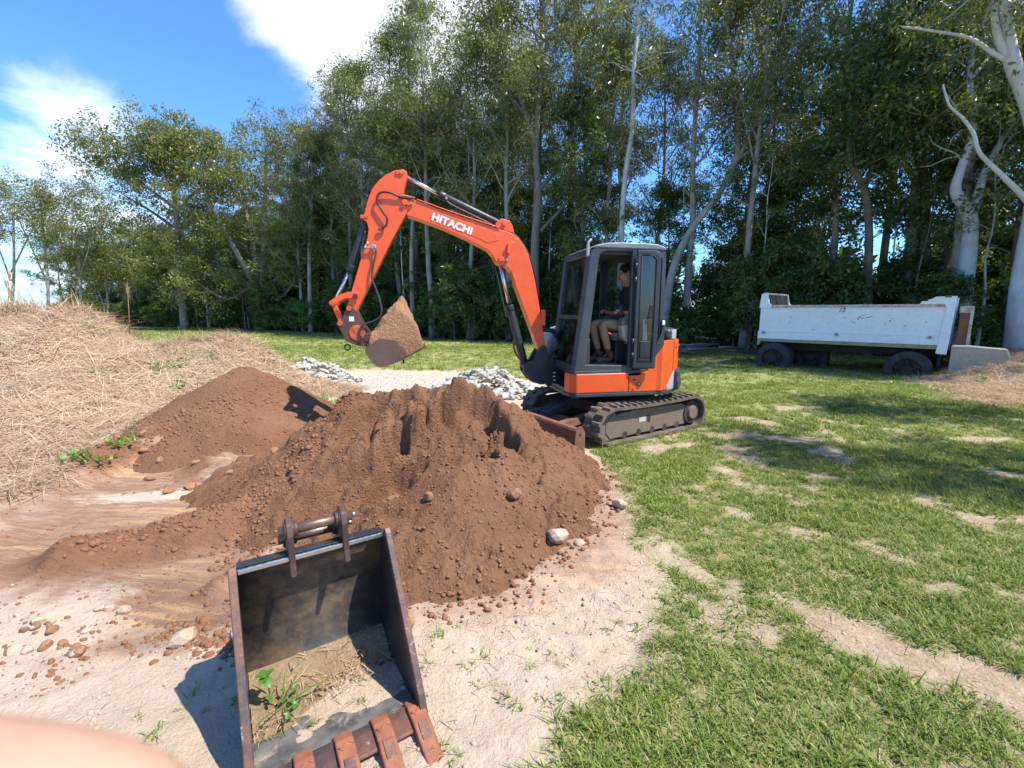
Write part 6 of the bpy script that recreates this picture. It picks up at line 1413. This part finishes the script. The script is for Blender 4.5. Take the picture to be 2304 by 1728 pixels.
# gum behind the boom
b0 = at(1205, 768, 25.0); b0.z = -0.1
custom('spreading_gum_tree', 'large gum with rough grey trunk and wide airy crown behind the boom', 'gum tree', b0,
       [([b0]+A3(25.0,(1203,560),(1212,440),(1206,330),(1215,200),(1230,90),(1215,-60)), .30, .08),
        (A3(25.0,(1206,330),(1170,220),(1130,110),(1090,30),(1075,-60)), .15, .04),(A3(25.0,(1206,300),(1160,230),(1090,170),(1030,140)), .09, .025),(A3(25.0,(1212,430),(1270,350),(1310,240),(1330,120),(1350,-20)), .14, .04),
        (A3(25.0,(1215,520),(1280,450),(1330,370),(1350,260)), .11, .03),(A3(25.0,(1230,90),(1280,20),(1310,-60)), .08, .03)],
       'bark_grey', {0: (.55, 24), 1: (.45, 26), 2: (.4, 20), 3: (.45, 26), 4: (.5, 16), 5: (.3, 14)}, 'leaf_gum', 34, .75, .17, .36, .26, 1.0, 808, asp=2.6)
# spreading multi-stemmed tree at the left
Ym = 41.0
b0 = at(592, 742, Ym); b0.z = -0.1
stems = []
for i, (tx, ty, dy) in enumerate(((330,520,-2),(280,440,1),(430,400,-3),(520,340,2),(600,330,-2),(700,380,2),(760,470,-3),(820,560,1),(700,600,-4),(470,480,3),(380,610,-2))):
    mx, my = 592+(tx-592)*0.38, 742+(ty-742)*0.52
    stems.append(([b0+Vector((r5.gauss(0,.5), r5.gauss(0,.4), 0))]+A3(Ym,(592+(tx-592)*0.10,650,dy*.2),(mx,my,dy*.5),(592+(tx-592)*.72,742+(ty-742)*.82,dy*.8),(tx,ty,dy)), .46 if ty < 500 else .2, .06 if ty < 500 else .04))
custom('spreading_tree', 'huge spreading tree with many crooked stems from one base on the lawn edge', 'tree', b0, stems, 'bark_grey', {i: (.5, 22) for i in range(len(stems))}, 'leaf_olive', 32, .9, .22, .46, .34, .4, 809, asp=3.0)
b0 = at(415, 742, 40.0); b0.z = -0.1
custom('umbrella_tree', 'flat topped tree on a single straight grey trunk beside the spreading tree', 'tree', b0,
       [([b0]+A3(40.0,(405,600),(398,500),(392,440),(380,380)), .36, .16),(A3(40.0,(395,470),(330,420),(270,370),(230,330)), .16, .04),(A3(40.0,(392,440),(360,370),(320,320)), .14, .04),(A3(40.0,(392,430),(430,370),(470,330)), .14, .04),(A3(40.0,(396,480),(450,420),(510,390)), .12, .04),(A3(40.0,(385,400),(390,340),(400,310)), .12, .04)],
       'bark_grey', {1: (.3, 26), 2: (.3, 26), 3: (.3, 26), 4: (.3, 22), 5: (.3, 24)}, 'leaf_olive', 34, .9, .22, .46, .38, .3, 810, asp=2.6)
for (px, py0, tx, ty, Y_, cw, lab) in ((180,742,170,520,44,70,'slim pale trunked tree with flat crown beyond the dry grass mound'),(240,738,235,600,46,50,'small pale trunked tree beside the flat crowned one beyond the dry grass'),(110,735,90,450,48,110,'airy light green tree with thin forked limbs beyond the dry grass crest'),(20,735,30,470,47,110,'airy tree at the end of the forest edge beyond the dry grass')):
    b0 = at(px, py0, Y_); b0.z = -0.1
    custom('airy_tree', lab, 'tree', b0, [([b0]+A3(Y_,((px+tx)/2+6,(py0+ty)/2+20),(tx,ty)), .20, .08),(A3(Y_,((px+tx)/2,(py0+ty)/2+30),(tx-cw*.6,ty+10),(tx-cw,ty-20)), .09, .03),(A3(Y_,((px+tx)/2,(py0+ty)/2+10),(tx+cw*.6,ty+5),(tx+cw,ty-25)), .09, .03)], 'bark_pale', {0: (.8, 16), 1: (.55, 16), 2: (.55, 16)}, 'leaf_olive', 30, .9, .2, .42, .34, .3, 820+px, asp=2.2)
# tall sparse gums against the sky
for (px, tx, ty, Y_, lab) in ((700,690,235,36,'sparse feathery gum reaching above its neighbours left of the cloud'),(930,930,215,30,'full crowned gum standing above the forest below the cloud')):
    b0 = at(px, 755, Y_); b0.z = -0.1; dn = 1 if px > 800 else .45
    L_ = [([b0]+A3(Y_,(px-4,560),(px+4,400),(tx,ty+60)), .22, .05)]
    for q in range(7):
        fx = -90+30*q; L_.append((A3(Y_,(px,470-12*q),(px+fx*.45,350-6*abs(q-3)),(tx+fx*.95,ty+20+abs(q-3)*26)), .08, .02))
    custom('gum_tree', lab, 'gum tree', b0, L_, 'bark_pale', {i: (.42, int((20 if i else 26)*dn)) for i in range(8)}, 'leaf_gum', 32, .75, .17, .36, .28, .9, 840+px, asp=2.2)
# trees that stand right of the picture and shade the lawn
for x, y, v, s in ((8.9,3.1,0,.52),(12.0,5.3,2,.58)):
    plant('gum', v, x, y, s, None, 'gum tree standing on the lawn right of the white gums', 'gum trees beside the lawn')
# dry reeds with feathery heads on the mound
for x, y, h_ in ((-7.15,8.35,1.0),(-8.95,7.9,1.35),(-9.1,8.0,1.1),(-8.85,8.05,0.95),(-9.0,8.2,1.2)):
    z = float(G(np.array([x]), np.array([y]))[0]); rd_ = link('dry_reed', None, loc=(x, y, z), rot=(r5.uniform(-.12,.12), r5.uniform(-.12,.12), r5.uniform(0,6.28)))
    MB().tube([(0,0,-.05),(0.02,0,h_*.5),(0.05,0.01,h_)],[.009,.007,.004],5).build('stem', M_('straw'), rd_)
    link('seed_head', blade_mesh('seed_head', 'straw', 18, int(h_*100), .10, .28, .006, .02, .28, .9, 4), rd_, (0.045,0.01,h_*.80))
    tag(rd_, 'golden dry reed with feathery head on the dry grass mound', 'reed', 'dry reeds on the dry grass mound')
# deep wood behind
r_ = np.random.default_rng(99); C_ = []
for i in range(1100):
    t = r_.random(); x, y, nx, ny, _ = along(t); q = r_.uniform(9, 20); C_.append((x+nx*q, y+ny*q, 0.2+6.5*r_.random()**1.4))
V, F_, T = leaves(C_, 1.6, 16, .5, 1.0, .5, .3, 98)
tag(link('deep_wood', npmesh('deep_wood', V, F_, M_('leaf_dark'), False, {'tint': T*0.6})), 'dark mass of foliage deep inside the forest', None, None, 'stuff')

# ================================================================ PHOTOGRAPHER'S FINGER
MW = Matrix.Translation((0,0,1.7)) @ Matrix.Rotation(R(90)-math.atan(0.164), 4, 'X')
def cp(px, py, d_): return (MW @ Vector(((px-1152)/1000*d_, (864-py)/1000*d_, -d_)))[:]
D_ = 0.036
fg = skinned('finger', [(cp(385,2005,D_),0.0074),(cp(150,1918,D_),0.0084),(cp(-350,1850,D_+.002),0.0088),(cp(-750,1830,D_+.006),0.0092),(cp(-1400,2100,D_+.014),0.0096),(cp(-1900,2900,D_+.02),0.0105)], [(0,1),(1,2),(2,3),(3,4),(4,5)], 'finger_skin', None, 2, 3)
tag(fg, 'blurred fingertip of the photographer close beside the lens', 'finger')
